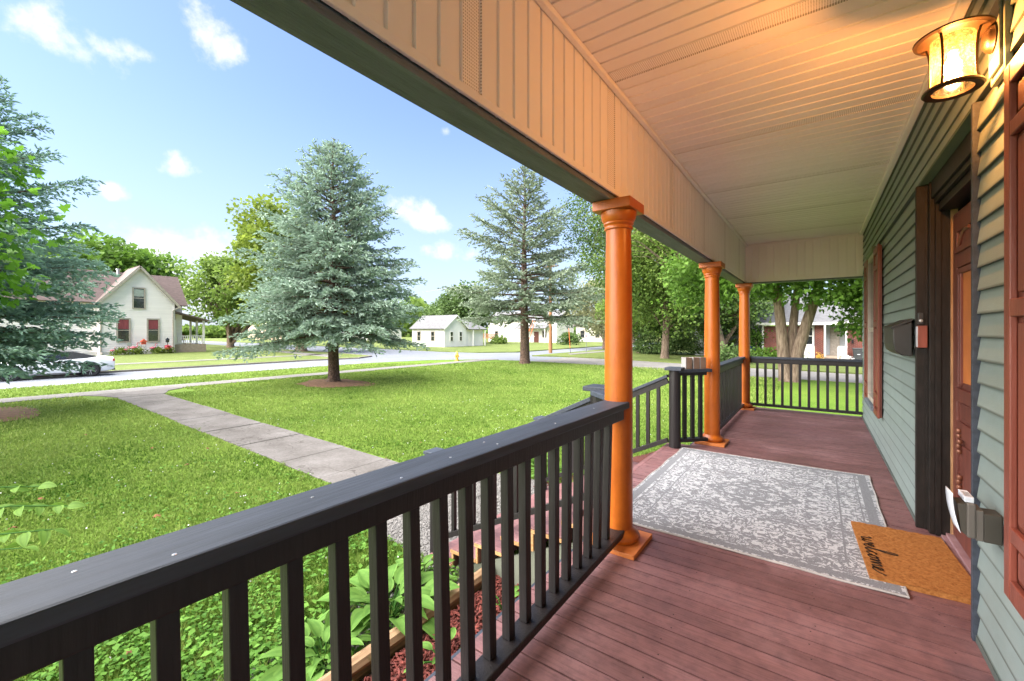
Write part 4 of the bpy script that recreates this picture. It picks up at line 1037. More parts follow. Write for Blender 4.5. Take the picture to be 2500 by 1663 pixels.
# mulch chips (nobody could count them)
def chips(name, poly_fn, n, z, mat, size, zv=.02, seed=1, flat=.4, kind='stuff', rnd=False):
    r_ = np.random.default_rng(seed); P = poly_fn(r_, n); P = np.column_stack([P, np.full(len(P), z) + r_.uniform(0, zv, len(P))])
    X = norm(r_.normal(0, 1, (len(P), 3)) * [1, 1, flat]); Nn = norm(r_.normal(0, .5, (len(P), 3)) + [0, 0, 1])
    T = np.array([[-.5, -.14, -.05], [.5, -.10, -.05], [.5, .12, -.05], [-.5, .14, -.05], [-.45, -.1, .07], [.45, -.07, .07], [.45, .09, .07], [-.45, .1, .07]], float)
    if rnd: T = T * [1, 3.2, 3.2]
    TF = [(4, 5, 6, 7), (0, 1, 5, 4), (1, 2, 6, 5), (2, 3, 7, 6), (3, 0, 4, 7)]
    V, F, tn = scatter(T, TF, P, X, Nn, r_.uniform(.5, 1.2, len(P)) * size, r_.uniform(0, 1, len(P)))
    o = piece(name, np_mesh(name, V, F, mat, tn)); o['kind'] = kind; return o
chips('mulch', lambda r, n: np.column_stack([r.uniform(-2.34, -1.25, n), r.uniform(-.8, 3.05, n)]), 9000, G + .06, M['chips'], .055, .03, 3)
chips('mulch', lambda r, n: np.column_stack([r.uniform(-2.9, -1.2, n), r.uniform(5.35, 7.2, n)]), 4000, G + .02, M['chips'], .07, .03, 4)
chips('gravel', lambda r, n: np.column_stack([r.uniform(-4.9, -2.55, n), r.uniform(3.0, 5.45, n)]), 18000, G + .006, M['stones'], .020, .006, 5, .5, 'stuff', True)
chips('gravel', lambda r, n: np.column_stack([r.uniform(-3.2, -2.5, n), r.uniform(.0, 3.1, n)]), 1500, G + .01, M['stones'], .03, .006, 6, .5, 'stuff', True)

def hosta_leaf_mesh(w=.5, fold=.25, droop=.45):
    nu, nv = 6, 9
    V = []
    for j in range(nv + 1):
        t = j / nv
        wid = w * math.sin(math.pi * min(1, t ** .75)) ** .8 * (1 - .1 * t) * .5 if 0 < t < 1 else .0
        for i in range(nu + 1):
            s = 2 * i / nu - 1
            rip = .012 * math.cos(s * 14)
            V.append((t - .12 * (t > 5), s * wid, fold * wid * abs(s) ** 1.5 * 1.2 - droop * t * t + .25 * t + rip * (1 - t) * (wid > 0)))
    F = [(j * (nu + 1) + i, j * (nu + 1) + i + 1, (j + 1) * (nu + 1) + i + 1, (j + 1) * (nu + 1) + i) for j in range(nv) for i in range(nu)]
    me = np_mesh('leaf', np.array(V), np.array(F), M['hosta'], np.tile(np.array([.7, .45, .6, .6, .45, .7]), nv), True)
    return me
HL = [hosta_leaf_mesh(.52, .3, .5), hosta_leaf_mesh(.44, .2, .8), hosta_leaf_mesh(.58, .35, .35)]
SL = hosta_leaf_mesh(.14, .3, .9)
def hosta(x, y, size, n, label, z=G, group='leafy plants by the steps', seed=0, strap=False, name='hosta'):
    r_ = random.Random(seed)
    t = thing(name, label, 'plant', (x, y, z), 0, group)
    mb = MB()
    for i in range(n):
        az = i * 2.4 + r_.uniform(-.3, .3); q = i / n
        L = size * (.55 + .45 * q) * r_.uniform(.85, 1.1); el = R(75 - 55 * q + r_.uniform(-8, 8))
        st = size * (.30 + .25 * q) if not strap else .02
        base = Vector((math.cos(az) * .03, math.sin(az) * .03, 0))
        tip = base + Vector((math.cos(az) * math.cos(el), math.sin(az) * math.cos(el), math.sin(el))) * st
        if not strap: mb.tube([base, base * .5 + tip * .5 + Vector((0, 0, .02)), tip], .006, 5)
        o = piece('leaf', SL if strap else HL[i % 3], t, tip, (r_.uniform(-.3, .3), -el * (.45 if not strap else .85), az), L * (.62 if not strap else 1.0))
    if not strap: mb.build('stem', M['hosta'], t, world=False)
    return t
hosta(-2.78, 2.18, .55, 36, 'large hosta with broad ribbed leaves outside the timbers', seed=1)
hosta(-2.72, 1.62, .42, 24, 'smaller hosta nearest the camera outside the timbers', seed=2)
hosta(-2.95, 2.62, .36, 12, 'hosta at the foot of the steps beside the gravel', seed=3)
hosta(-2.02, 2.05, .26, 9, 'small hosta growing in the red mulch', z=G + .06, seed=4)
hosta(-1.85, 1.45, .25, 8, 'low hosta in the red mulch near the deck edge', z=G + .06, seed=5)
hosta(-2.05, 2.75, .20, 7, 'tiny hosta in the mulch by the stair skirt', z=G + .06, seed=6)
hosta(-3.45, 5.75, .45, 34, 'clump of strap leaved daylily left of the far handrail', seed=7, strap=True, name='daylily')
hosta(-2.75, 6.05, .5, 34, 'clump of strap leaved daylily beyond the far handrail', seed=8, strap=True, name='daylily')
hosta(-1.62, 6.1, .62, 30, 'tall strap leaved clump behind the short rail', seed=9, strap=True, name='daylily')
hosta(-3.9, 6.1, .35, 14, 'hosta at the end of the far mulch bed', seed=10)

# ------------------------------------------------------------------ trees
def limb_mesh(mb, pts, r0, r1, n=6):
    k = len(pts); mb.tube(pts, [r0 + (r1 - r0) * i / (k - 1) for i in range(k)], n)
def spruce(label, x, y, Ht, z0, Rad, nb, seed, needle, prof=None, clump=.17, sp=.085, twigs=9, sag=.30, e_low=-.02, e_top=.9, trunk_r=.2, group='spruce trees', gap=0, twig_len=.36, brown=.5, irregular=.15, base_z=G):
    r_ = np.random.default_rng(seed)
    T = thing('spruce_tree', label, 'tree', (x, y, base_z), 0, group)
    mb = MB(); zz = [0, .15, .5, Ht * .3, Ht * .6, Ht * .85, Ht]
    rr_ = [trunk_r * 1.35, trunk_r * 1.08, trunk_r, trunk_r * .75, trunk_r * .45, trunk_r * .18, .012]
    mb.tube([(0.04 * math.sin(q * 1.3) * (q > .5), .03 * math.cos(q), q) for q in zz], rr_, 14)
    mb.build('trunk', M['bark_spruce'], T, world=False, smooth=True)
    wood = MB(); P = []; D = []; S = []; TI = []
    prof = prof or (lambda t: (1 - t) ** .8)
    for i in range(nb):
        t = (i + .5) / nb; t = t ** 1.08
        z = z0 + (Ht - .3 - z0) * t
        az = i * 2.39996 + r_.uniform(-.3, .3)
        L = Rad * prof(t) * r_.uniform(1 - irregular * 1.6, 1 + irregular)
        if gap and r_.random() < gap: L *= .55
        e0 = e_low + (e_top - e_low) * t ** 1.4 + r_.uniform(-.08, .08)
        ns = max(4, int(L / .35) + 2)
        ss = np.linspace(0, 1, ns)
        hx, hy = math.cos(az), math.sin(az)
        sg = sag * (1 - t * .6)
        pts = np.column_stack([hx * L * ss, hy * L * ss, z + L * (e0 * ss - sg * ss ** 2 + .16 * ss ** 3 * (1 if t < .8 else 0))])
        wood.tube([tuple(p) for p in pts], [max(.008, .020 + .010 * L * (1 - s)) * (1 - .7 * s) for s in ss], 4)
        def along(p0, dvec, ln, t0, droop, dens=1.0):
            m_ = max(1, int(ln / sp * dens))
            q = (np.arange(m_) + r_.random(m_)) / m_
            pp = p0 + dvec[None] * (ln * q)[:, None]; pp[:, 2] -= droop * ln * q ** 2
            pp += r_.normal(0, .03, pp.shape)
            dd = dvec[None] + r_.normal(0, .38, (m_, 3)); dd[:, 2] -= droop * q * 1.2
            P.append(pp); D.append(dd); S.append(clump * r_.uniform(.7, 1.25, m_)); TI.append(np.clip(t0 + .55 * q + r_.normal(0, .12, m_), 0, 1))
        nt_ = max(3, int(twigs * L / 2.2 + 2))
        for k in range(nt_):
            s = .22 + .78 * (k + r_.random()) / nt_
            j = min(ns - 2, int(s * (ns - 1))); f = s * (ns - 1) - j
            p0 = pts[j] * (1 - f) + pts[j + 1] * f
            fd = norm((pts[j + 1] - pts[j])[None])[0]
            side = 1 if (k % 2) else -1
            perp = np.array([-hy, hx, 0]) * side
            ln = (twig_len * L * (1.08 - s) ** .7 + .16) * r_.uniform(.7, 1.2)
            dv = norm((fd * .75 + perp * r_.uniform(.5, 1.0) + np.array([0, 0, r_.uniform(-.12, .12)]))[None])[0]
            along(p0, dv, ln, .15 + .28 * s, .30)
            m3 = int(ln / .22)
            for q in range(m3):       # third order sprays
                g = (q + .5) / m3; p1 = p0 + dv * ln * g; p1[2] -= .3 * ln * g * g
                pd = np.cross(dv, [0, 0, 1]) * (1 if q % 2 else -1)
                d2 = norm((dv * .8 + pd * .75 + r_.normal(0, .12, 3))[None])[0]
                along(p1, d2, .14 + .22 * (1 - g) * min(1, ln), .25 + .28 * s, .35)
        along(pts[int(ns * .45)], norm((pts[-1] - pts[int(ns * .45)])[None])[0], np.linalg.norm(pts[-1] - pts[int(ns * .45)]), .45, .0, 1.2)
    # leader
    m_ = 40; q = r_.random(m_)
    P.append(np.column_stack([r_.normal(0, .02, m_), r_.normal(0, .02, m_), Ht - .9 + .9 * q])); D.append(norm(r_.normal(0, .5, (m_, 3)) + [0, 0, .9])); S.append(np.full(m_, clump)); TI.append(np.full(m_, .5))
    wood.build('branches', M['bark_twig'], T, world=False)
    P = np.concatenate(P); D = np.concatenate(D); S = np.concatenate(S); TI = np.concatenate(TI)
    Nn = norm(r_.normal(0, .35, P.shape) + [0, 0, 1])
    V, F, tn = scatter(BRUSH[0], BRUSH[1], P, D, Nn, S, TI)
    o = piece('crown', np_mesh('crown', V, F, needle, tn), T); o['kind'] = 'stuff'
    return T, len(P)
NB = 0
_, n = spruce('full blue green spruce standing in the middle of the front lawn', -17.8, 10.95, 11.0, 2.05, 4.35, 190, 11, M['needle_blue'], prof=lambda t: (1 - t) ** .70 * (.90 + .10 * min(1, t / .15)), sp=.060, clump=.175, sag=.30, e_low=.02, trunk_r=.24, twig_len=.40); NB += n
_, n = spruce('open sparse spruce at the far corner of the front lawn', -16.7, 24.8, 13.9, 3.2, 5.6, 120, 12, M['needle_green'], prof=lambda t: (1 - t) ** .72 * (1 if t > .05 else .8), sp=.10, clump=.25, twigs=7, sag=.16, e_low=.02, trunk_r=.34, gap=.18, twig_len=.42, irregular=.22); NB += n
_, n = spruce('dark teal spruce with long drooping boughs at left edge', -19.0, .10, 10.7, 1.5, 3.65, 165, 13, M['needle_teal'], prof=lambda t: min(1, (1 - t) / .66) * (.93 + .07 * min(1, t / .3)), sp=.050, clump=.15, twigs=11, sag=.30, e_low=.06, trunk_r=.26, irregular=.18); NB += n

def decid(label, x, y, ells, trunk, leaf, nleaf, mat, seed, tmpl=RHOMB, clumps=60, cr=.7, group='deciduous trees', bark='bark_grey', trunk_n=10, name='tree', limbs=26, droop=0.0, up=.35, cat='tree', base_z=G, forks=None):
    r_ = np.random.default_rng(seed)
    T = thing(name, label, cat, (x, y, base_z), 0, group)
    mb = MB()
    paths = trunk if isinstance(trunk[0], list) else [trunk]
    for pth in paths: mb.tube([p[:3] for p in pth], [p[3] for p in pth], trunk_n)
    mb.build('trunk', M[bark], T, world=False, smooth=True)
    E = np.array(ells, float); vol = E[:, 3] * E[:, 4] * E[:, 5]; pick = r_.choice(len(E), clumps, p=vol / vol.sum())
    dv = norm(r_.normal(0, 1, (clumps, 3))); rad = r_.uniform(.45, 1.0, clumps) ** .6
    C = E[pick, :3] + dv * rad[:, None] * E[pick, 3:6]
    wood = MB()
    tips = [np.array(pth[-1][:3]) for pth in paths]
    for k in range(min(limbs, clumps)):
        tp = tips[k % len(tips)] if len(tips) > 1 else np.array(paths[0][-1 - (k % min(3, len(paths[0]) - 1))][:3])
        c_ = C[k]; mid = tp * .45 + c_ * .55 + r_.normal(0, .15, 3) + [0, 0, .3 * np.linalg.norm(c_ - tp) * .4]
        r0 = paths[0][-1][3] * .55
        wood.tube([tuple(tp), tuple(mid), tuple(c_)], [max(.02, r0), max(.015, r0 * .5), .008], 5)
    wood.build('limbs', M[bark], T, world=False)
    w = r_.uniform(.4, 1.4, clumps); idx = r_.choice(clumps, nleaf, p=w / w.sum())
    g = r_.normal(0, 1, (nleaf, 3)); g = g / np.maximum(1, np.linalg.norm(g, axis=1, keepdims=True) / 2.0)
    sc_ = cr * (.7 + .6 * r_.random(clumps))
    P = C[idx] + g * sc_[idx][:, None] * [1, 1, .6 + droop]
    if droop: P[:, 2] -= droop * np.abs(g[:, 2]) * cr
    X = norm(g + r_.normal(0, .7, (nleaf, 3)) + [0, 0, -.3 - droop]); Nn = norm(r_.normal(0, .7, (nleaf, 3)) + [0, 0, 1])
    tint = np.clip(.45 + r_.normal(0, .16, nleaf) + (r_.random(clumps) * .36 - .18)[idx] + .10 * g[:, 2], 0, 1)
    V, F, tn = scatter(tmpl[0], tmpl[1], P, X, Nn, leaf * r_.uniform(.65, 1.25, nleaf), tint)
    o = piece('crown', np_mesh('crown', V, F, mat, tn), T); o['kind'] = 'stuff'
    return T
def tk(h, r, lean=(0, 0)):
    return [(0, 0, -.1, r * 1.5), (0, 0, .25, r * 1.1), (lean[0] * .4, lean[1] * .4, h * .5, r), (lean[0], lean[1], h, r * .8)]
# the maple whose crown enters at the left edge
decid('maple with bright lobed leaves entering at the left edge', -11.65, -2.15, [(0, 0, 4.6, 2.5, 2.9, 1.9), (.9, 1.6, 3.7, 1.2, 1.5, 1.2), (1.3, 2.2, 4.5, .9, .9, .7)], tk(2.6, .16), .13, 17000, M['leaf_near'], 21, MAPLE_T, 90, .42, limbs=40, base_z=G)
decid('yellow green tree rising behind the blue green spruce', -47, 25.0, [(0, 0, 9.5, 5.5, 5.5, 5.0), (-2.5, -1.5, 13.2, 3.2, 3.2, 3.6), (1, 1, 5, 5.5, 5, 2.2)], tk(4.5, .55), .42, 26000, M['leaf_yel'], 22, clumps=150, cr=1.0, limbs=30)
decid('airy tree with open branches right of the cream house', -66, 25.2, [(0, 0, 8, 5.8, 5.8, 4.2), (2, 2, 5.5, 4.5, 4.5, 2.4)], tk(4.2, .42), .40, 13000, M['leaf_mid'], 23, clumps=85, cr=.95, limbs=50)
decid('round green tree behind the cream house roof', -88, 17, [(0, 0, 10.5, 10, 8, 4.6)], tk(5, .6), .65, 14000, M['leaf_maple'], 24, clumps=120, cr=1.5)
decid('pale green tree behind the left spruce', -86, 2, [(0, 0, 9, 9, 9, 5)], tk(5, .6), .65, 9000, M['leaf_mid'], 25, clumps=100, cr=1.5)
decid('dark round tree behind the small white house', -52, 58, [(0, 0, 6.5, 4.2, 4.2, 3.8)], tk(3, .35), .45, 10000, M['leaf_dark'], 26, clumps=90, cr=1.0)
decid('small tree on the skyline left of the small white house roof', -72, 72, [(0, 0, 6, 4, 4, 3)], tk(3, .35), .5, 4000, M['leaf_dark'], 126, clumps=50, cr=1.0)
# trees beyond the lane, seen between the columns
decid('grey green crab apple behind the nearest column', -22.5, 52, [(0, 0, 5.4, 4.4, 4.4, 3.3), (2, -2, 3.4, 3.2, 3.2, 1.6)], [[(0, 0, -.1, .34), (0, 0, .9, .28), (-.5, .2, 2.2, .2)], [(.0, 0, .8, .2), (.8, -.3, 2.4, .14)]], .26, 17000, M['leaf_grey'], 27, clumps=110, cr=.8, limbs=30)
decid('grey green tree on the verge right of the far spruce', -27.5, 76, [(0, 0, 6.4, 5.2, 5.2, 4.2)], tk(2.6, .45), .36, 12000, M['leaf_grey'], 28, clumps=90, cr=1.1, limbs=30)
decid('pale yellow green tree on the skyline behind the nearest column', -27, 104, [(0, 0, 11, 7, 7, 7)], tk(4, .5), .6, 9000, M['leaf_yel'], 29, clumps=90, cr=1.6)
decid('tall airy tree with dark trunk beyond the lane', -10.4, 36.4, [(0, 0, 8.2, 4.6, 4.2, 4.2), (-3.2, -1.5, 9.6, 3.0, 3.0, 3.2), (1.5, 0, 4.6, 4.0, 3.4, 1.6), (2.5, 1, 11, 4, 4, 3)], [(0, 0, -.1, .40), (0, 0, .4, .31), (.1, 0, 2.2, .27), (.05, .1, 4.6, .22), (.1, .1, 7, .15)], .22, 42000, M['leaf_mid'], 30, clumps=210, cr=.85, limbs=60, droop=.3)
decid('loose hanging branches of a tall tree above the far spruce', -11.8, 27.6, [(-1.2, .3, 10.4, 1.9, 1.6, 2.6), (-.4, .2, 7.6, 1.0, 1.0, 1.8)], [(6, 9, -.1, .3), (5, 8, 5, .25), (2, 4, 10.5, .12), (0, .5, 11.5, .06)], .13, 6500, M['leaf_dark'], 31, clumps=48, cr=.5, limbs=44, droop=.5)
decid('low crooked tree left of the dark trunk', -15.2, 44, [(0, 0, 4.6, 3.6, 3.4, 2.6)], [[(0, 0, -.1, .26), (0, 0, 1.3, .2), (-.7, 0, 2.6, .13)], [(0, 0, 1.2, .16), (.7, .2, 2.6, .11)]], .22, 14000, M['leaf_mid'], 32, clumps=90, cr=.7, limbs=40)
decid('broad tree filling the gap between the middle and far columns', -7.6, 41.5, [(0, 0, 7.4, 4.6, 4.2, 3.8), (1, -1.5, 4.4, 3.6, 3, 1.8)], [(0, 0, -.1, .45), (0, 0, 1, .34), (.3, 0, 3.2, .28), (.2, 0, 5.5, .2)], .22, 26000, M['leaf_mid'], 33, clumps=150, cr=.8, limbs=50)
decid('low multi stemmed tree behind the middle column', -6.4, 37.6, [(0, 0, 4.8, 3.2, 3.0, 2.4)], [[(0, 0, -.1, .22), (.5, 0, 1.6, .16), (1.5, 0, 3.2, .1)], [(0, 0, -.1, .2), (-.6, 0, 1.8, .14), (-1.0, 0, 3.4, .09)]], .20, 12000, M['leaf_dark'], 34, clumps=80, cr=.7, limbs=30)
# the big forked maple on the lawn
decid('big forked maple with pale ridged bark beyond the end railing', -1.05, 23.0,
      [(-1.6, -.6, 5.3, 3.0, 2.6, 1.1), (2.2, -1.4, 4.7, 2.6, 2.2, 1.15), (4.2, -1.2, 4.3, 2.0, 1.8, 1.2), (1.2, -1.2, 6.9, 5, 4, 1.9), (-3.6, .3, 4.6, 2.0, 2.2, 1.2), (.8, -1.6, 4.9, 1.5, 1.0, .7)],
      [[(-.10, 0, -.1, .40), (-.13, 0, .12, .30), (-.17, 0, .5, .26), (-.24, 0, 1.2, .235), (-.30, 0, 2.2, .22), (-.40, 0, 3.4, .20), (-.62, 0, 5, .16), (-.9, 0, 7.5, .1)],
       [(.12, 0, -.1, .36), (.14, 0, .12, .28), (.19, 0, .5, .255), (.33, -.02, 1.4, .235), (.58, -.03, 2.4, .22), (.86, 0, 3.4, .20), (1.2, 0, 4.8, .16), (1.7, 0, 7, .1)],
       [(0, .2, .5, .2), (.10, .3, 2.2, .18), (.26, .4, 4, .14), (.4, .5, 7, .09)]], .17, 36000, M['leaf_maple'], 35, MAPLE_T, 170, .62, limbs=60, trunk_n=16)
decid('leafy maple bough hanging low before the brick house', 1.75, 22.6, [(0, 0, 3.3, .8, .6, .75), (-.45, 0, 2.5, .38, .35, .5), (.6, 0, 3.7, 1.1, .8, .6)], [(-.8, .5, 4.9, .05), (-.3, 0, 4.2, .04), (0, 0, 3.6, .03)], .17, 1500, M['leaf_maple'], 36, MAPLE_T, 30, .3, name='maple_bough', limbs=20, cat='branch')
# hedge and background
for (x, y, rx, rz, mat, lab, sd) in ((-12.6, 43, 3.0, 1.3, 'leaf_dark', 'dark shrub mass left of the hedge row', 41), (-9.2, 44, 2.8, 1.5, 'leaf_dark', 'dark shrub in the middle of the hedge row', 42), (-6.0, 43.5, 2.6, 1.7, 'leaf_mid', 'lighter shrub at right end of the hedge row', 43), (-5.0, 33.6, 1.3, .45, 'leaf_dark', 'low dark shrub beside the lane', 44), (-2.0, 38.4, .8, .35, 'leaf_maple', 'low green plants before the brick wall', 45), (-3.6, 37.2, 1.0, .35, 'leaf_maple', 'low pale plants at the brick corner', 46), (-4.05, 39.5, .45, 1.1, 'leaf_maple', 'climbing plant beside the grey siding', 47), (-33, 62, 1.5, .9, 'leaf_dark', 'round bush on the corner lawn', 48), (-46, 60, 1.1, .6, 'leaf_mid', 'small bush beside the cedar deck', 49)):
    decid(lab, x, y, [(0, 0, rz, rx, rx * .7, rz)], [(0, 0, -.1, .08), (0, 0, rz, .04)], .17 if y < 50 else .25, int(1400 * rx * max(rz, .7)), M[mat], sd, clumps=int(20 * rx), cr=.42, limbs=6, name='shrub', group='shrubs', cat='shrub')
# far treeline
r_ = np.random.default_rng(77); n = 60000
az = r_.uniform(-R(60), R(118), n) ; u = (az + R(60)) / R(178)
dist = 175 + r_.uniform(-12, 12, n); hgt = 7 + 4.0 * np.sin(az * 9) + 3 * np.sin(az * 23 + 1) + 1.5 * np.sin(az * 61)
P = np.column_stack([-np.sin(az) * dist, np.cos(az) * dist, G + r_.random(n) ** .8 * np.maximum(hgt, 3)])
V, F, tn = scatter(RHOMB[0], RHOMB[1], P, norm(r_.normal(0, 1, (n, 3))), norm(r_.normal(0, 1, (n, 3))), r_.uniform(1.0, 2.2, n), np.clip(r_.normal(.45, .2, n), 0, 1))
o = piece('distant_woods', np_mesh('distant_woods', V, F, M['leaf_mid'], tn)); o['kind'] = 'stuff'

# ------------------------------------------------------------------ grass
def in_bed(x, y):
    m = (x > -1.25)
    m |= (x > -5.0) & (x < -1.2) & (y > 3.0) & (y < 5.5)
    m |= (x > -2.55) & (y < 3.2)
    m |= (x > -3.0) & (y > 5.2) & (y < 8.8) & (x > -3.5 + .35 * (y - 5.2))
    m |= (x < -4.6) & (x > -21) & (y > 3.60 + .05 * np.sin(x * 5.1) * np.sin(x * 13.7) - (x + 6) * .025) & (y < 4.88 + .05 * np.sin(x * 4.3) * np.sin(x * 11.9) - (x + 6) * .025)
    m |= (x < -19.2) & (y > 3.3) & (y < 6.2) & (x > -22.3)
    m |= (x < -20.95 + .012 * y) & (x > -22.25 + .012 * y)
    q = np.abs(np.sin(x * 91.7 + y * 57.3) * 43758.5) % 1.0
    m |= (((x + 17.2) / 2.3) ** 2 + ((y - 10.6) / 1.7) ** 2 < .35 + .75 * q)
    m |= (((x + 18.2) / 2.0) ** 2 + ((y - 1.2) / 1.3) ** 2 < .1 + .8 * q)
    m |= (x < -25.95)
    m |= (y > 24.3) & (x > -5)
    m |= (y > 26.5)
    return m
n = 640000
th = rng.uniform(-R(56) + YAW - R(4), R(56) + YAW, n)
rad = np.exp(rng.uniform(math.log(2.0), math.log(31), n))
gx = -np.sin(th) * rad; gy = np.cos(th) * rad
soil_edge = (gx > -3.05) & (gy < 3.1)
keep = ~in_bed(gx, gy) & ~(soil_edge & (rng.random(n) < .75))
gx, gy, rad = gx[keep], gy[keep], rad[keep]; n = len(gx)
hgt = np.clip(.026 + .0014 * rad, .026, .06) * rng.uniform(.5, 1.5, n)
patch = .5 + .5 * np.sin(gx * 1.7 + np.sin(gy * 1.3) * 1.2) * np.sin(gy * 1.9 + .7 * np.sin(gx * 2.3))
near = rad < 6
hgt = np.where(near, hgt * (1.0 + .5 * patch), hgt)
wid = np.clip(.0020 + .00105 * rad, .003, .03)
ang = rng.uniform(0, 2 * math.pi, n); lean = rng.uniform(.1, .75, n) * hgt
B = np.column_stack([gx, gy, np.full(n, G - .005)])
side = np.column_stack([np.cos(ang), np.sin(ang), np.zeros(n)]) * wid[:, None]
la = rng.uniform(0, 2 * math.pi, n)
tip = B + np.column_stack([np.cos(la) * lean, np.sin(la) * lean, hgt])
V = np.empty((n, 3, 3)); V[:, 0] = B - side; V[:, 1] = B + side; V[:, 2] = tip
F = np.arange(n * 3).reshape(-1, 3)
stripe = .5 + .5 * np.sin((gx * .35 + gy) * 1.15)
p2 = np.sin(gx * .9 + 1.3 * np.sin(gy * .6)) * np.sin(gy * .8 + np.sin(gx * .5)) + .6 * np.sin(gx * 4.1 + np.sin(gy * 5.3)) * np.sin(gy * 3.7 + np.sin(gx * 2.9))
tn = np.clip(.50 + .13 * p2 + .12 * (stripe - .5) + rng.normal(0, .17, n) + .22 * (patch - .5) + .036 * np.clip(rad - 9.5, -6.5, 5), 0, 1)  # last term: house shade on the near lawn, put into the blade colour
o = piece('grass', np_mesh('grass', V.reshape(-1, 3), F, M['blade'], tn)); o['kind'] = 'stuff'
tu = 900
th = rng.uniform(-R(54) + YAW, R(40) + YAW, tu); rd = 2.3 + rng.exponential(3.2, tu); cx_ = -np.sin(th) * rd; cy_ = np.cos(th) * rd
k_ = ~in_bed(cx_, cy_) & (rd < 16); cx_, cy_ = cx_[k_], cy_[k_]
nb_ = 22; cx_ = np.repeat(cx_, nb_) + rng.normal(0, .022, len(cx_) * nb_); cy_ = np.repeat(cy_, nb_) + rng.normal(0, .022, len(cy_) * nb_); n = len(cx_)
hh = rng.uniform(.05, .12, n); a1 = rng.uniform(0, 6.28, n); a2 = rng.uniform(0, 6.28, n)
B = np.column_stack([cx_, cy_, np.full(n, G)]); sd_ = np.column_stack([np.cos(a1), np.sin(a1), np.zeros(n)]) * .005
V = np.empty((n, 3, 3)); V[:, 0] = B - sd_; V[:, 1] = B + sd_; V[:, 2] = B + np.column_stack([np.cos(a2) * hh * .6, np.sin(a2) * hh * .6, hh])
o = piece('grass_tufts', np_mesh('grass_tufts', V.reshape(-1, 3), np.arange(n * 3).reshape(-1, 3), M['blade'], np.clip(np.repeat(rng.normal(.55, .3, n // nb_), nb_) + rng.normal(0, .1, n), 0, 1))); o['kind'] = 'stuff'
# clover and broad weeds in the near lawn
n = 42000
th = rng.uniform(YAW - R(25), YAW + R(58), n); rad = 2.2 + rng.exponential(1.5, n); rad = np.clip(rad, 2.2, 9)
gx = -np.sin(th) * rad; gy = np.cos(th) * rad
pt = np.sin(gx * 3.1 + gy) + np.sin(gy * 2.7 - gx * 1.3)
keep = ~in_bed(gx, gy) & (pt > -.5) & ~((gx > -2.9) & (gy < 3.1) & (rng.random(n) < .5))
gx, gy = gx[keep], gy[keep]; n = len(gx)
P = np.column_stack([gx, gy, G + rng.uniform(.02, .075, n)])
V, F, tn = scatter(np.array([[0, 0, 0], [.5, -.45, .05], [1, 0, 0], [.5, .45, .05]], float), [(0, 1, 2, 3)], P, norm(rng.normal(0, 1, (n, 3)) * [1, 1, .25]), norm(rng.normal(0, .35, (n, 3)) + [0, 0, 1]), rng.uniform(.016, .048, n), np.clip(rng.normal(.5, .2, n), 0, 1))
o = piece('clover', np_mesh('clover', V, F, M['clover'], tn)); o['kind'] = 'stuff'
n = 500
th = rng.uniform(YAW - R(35), YAW + R(55), n); rad = rng.uniform(2.5, 14, n); gx = -np.sin(th) * rad; gy = np.cos(th) * rad; k_ = ~in_bed(gx, gy); gx, gy = gx[k_], gy[k_]; n = len(gx)
P = np.column_stack([gx, gy, np.full(n, G + .075)])
V, F, tn = scatter(np.array([[-.5, -.5, 0], [.5, -.5, .0], [.5, .5, 0], [-.5, .5, 0], [-.5, 0, -.5], [.5, 0, -.5], [.5, 0, .5], [-.5, 0, .5]], float), [(0, 1, 2, 3), (4, 5, 6, 7)], P, norm(rng.normal(0, 1, (n, 3))), norm(rng.normal(0, 1, (n, 3))), np.full(n, .014), np.zeros(n))
o = piece('clover_flowers', np_mesh('clover_flowers', V, F, M['flower_w'], tn)); o['kind'] = 'stuff'
n = 8500
th = rng.uniform(YAW - R(16), YAW + R(60), n); rad = 2.25 + rng.exponential(.95, n); gx = -np.sin(th) * rad; gy = np.cos(th) * rad
pt = np.sin(gx * 4.3 + gy * 1.7) + np.sin(gy * 5.1 - gx * 2.3)
k_ = ~in_bed(gx, gy) & (rad < 6) & (pt > -.4); gx, gy = gx[k_], gy[k_]; n = len(gx)
P = np.column_stack([gx, gy, G + rng.uniform(.045, .10, n)])
V, F, tn = scatter(np.array([[0, 0, 0], [.5, -.32, .10], [1, 0, -.05], [.5, .32, .10]], float), [(0, 1, 2, 3)], P, norm(rng.normal(0, 1, (n, 3)) * [1, 1, .2]), norm(rng.normal(0, .3, (n, 3)) + [0, 0, 1]), rng.uniform(.03, .075, n), np.clip(rng.normal(.55, .22, n), 0, 1))
o = piece('broadleaf_weeds', np_mesh('broadleaf_weeds', V, F, M['clover'], tn)); o['kind'] = 'stuff'
# needle litter under the two spruces
def disc(name, cx, cy, rx, ry, z, mat, seed):
    r_ = random.Random(seed); k = 40
    pts = [(cx + rx * (1 + .18 * math.sin(3 * a) + r_.uniform(-.08, .08)) * math.cos(a), cy + ry * (1 + .15 * math.cos(2 * a) + r_.uniform(-.08, .08)) * math.sin(a)) for a in [2 * math.pi * i / k for i in range(k)]]
    sheet(name, pts, z, mat)
M['litter'] = pm('spruce_needle_litter', (.30, .15, .085), (.16, .09, .045), rough=.95, scale=8, bmp=.8, bscale=40, rand=0)
disc('needle_bed', -17.2, 10.6, 1.9, 1.45, G + .012, M['litter'], 5); disc('needle_bed', -18.2, 1.2, 1.5, .95, G + .012, M['litter'], 6)
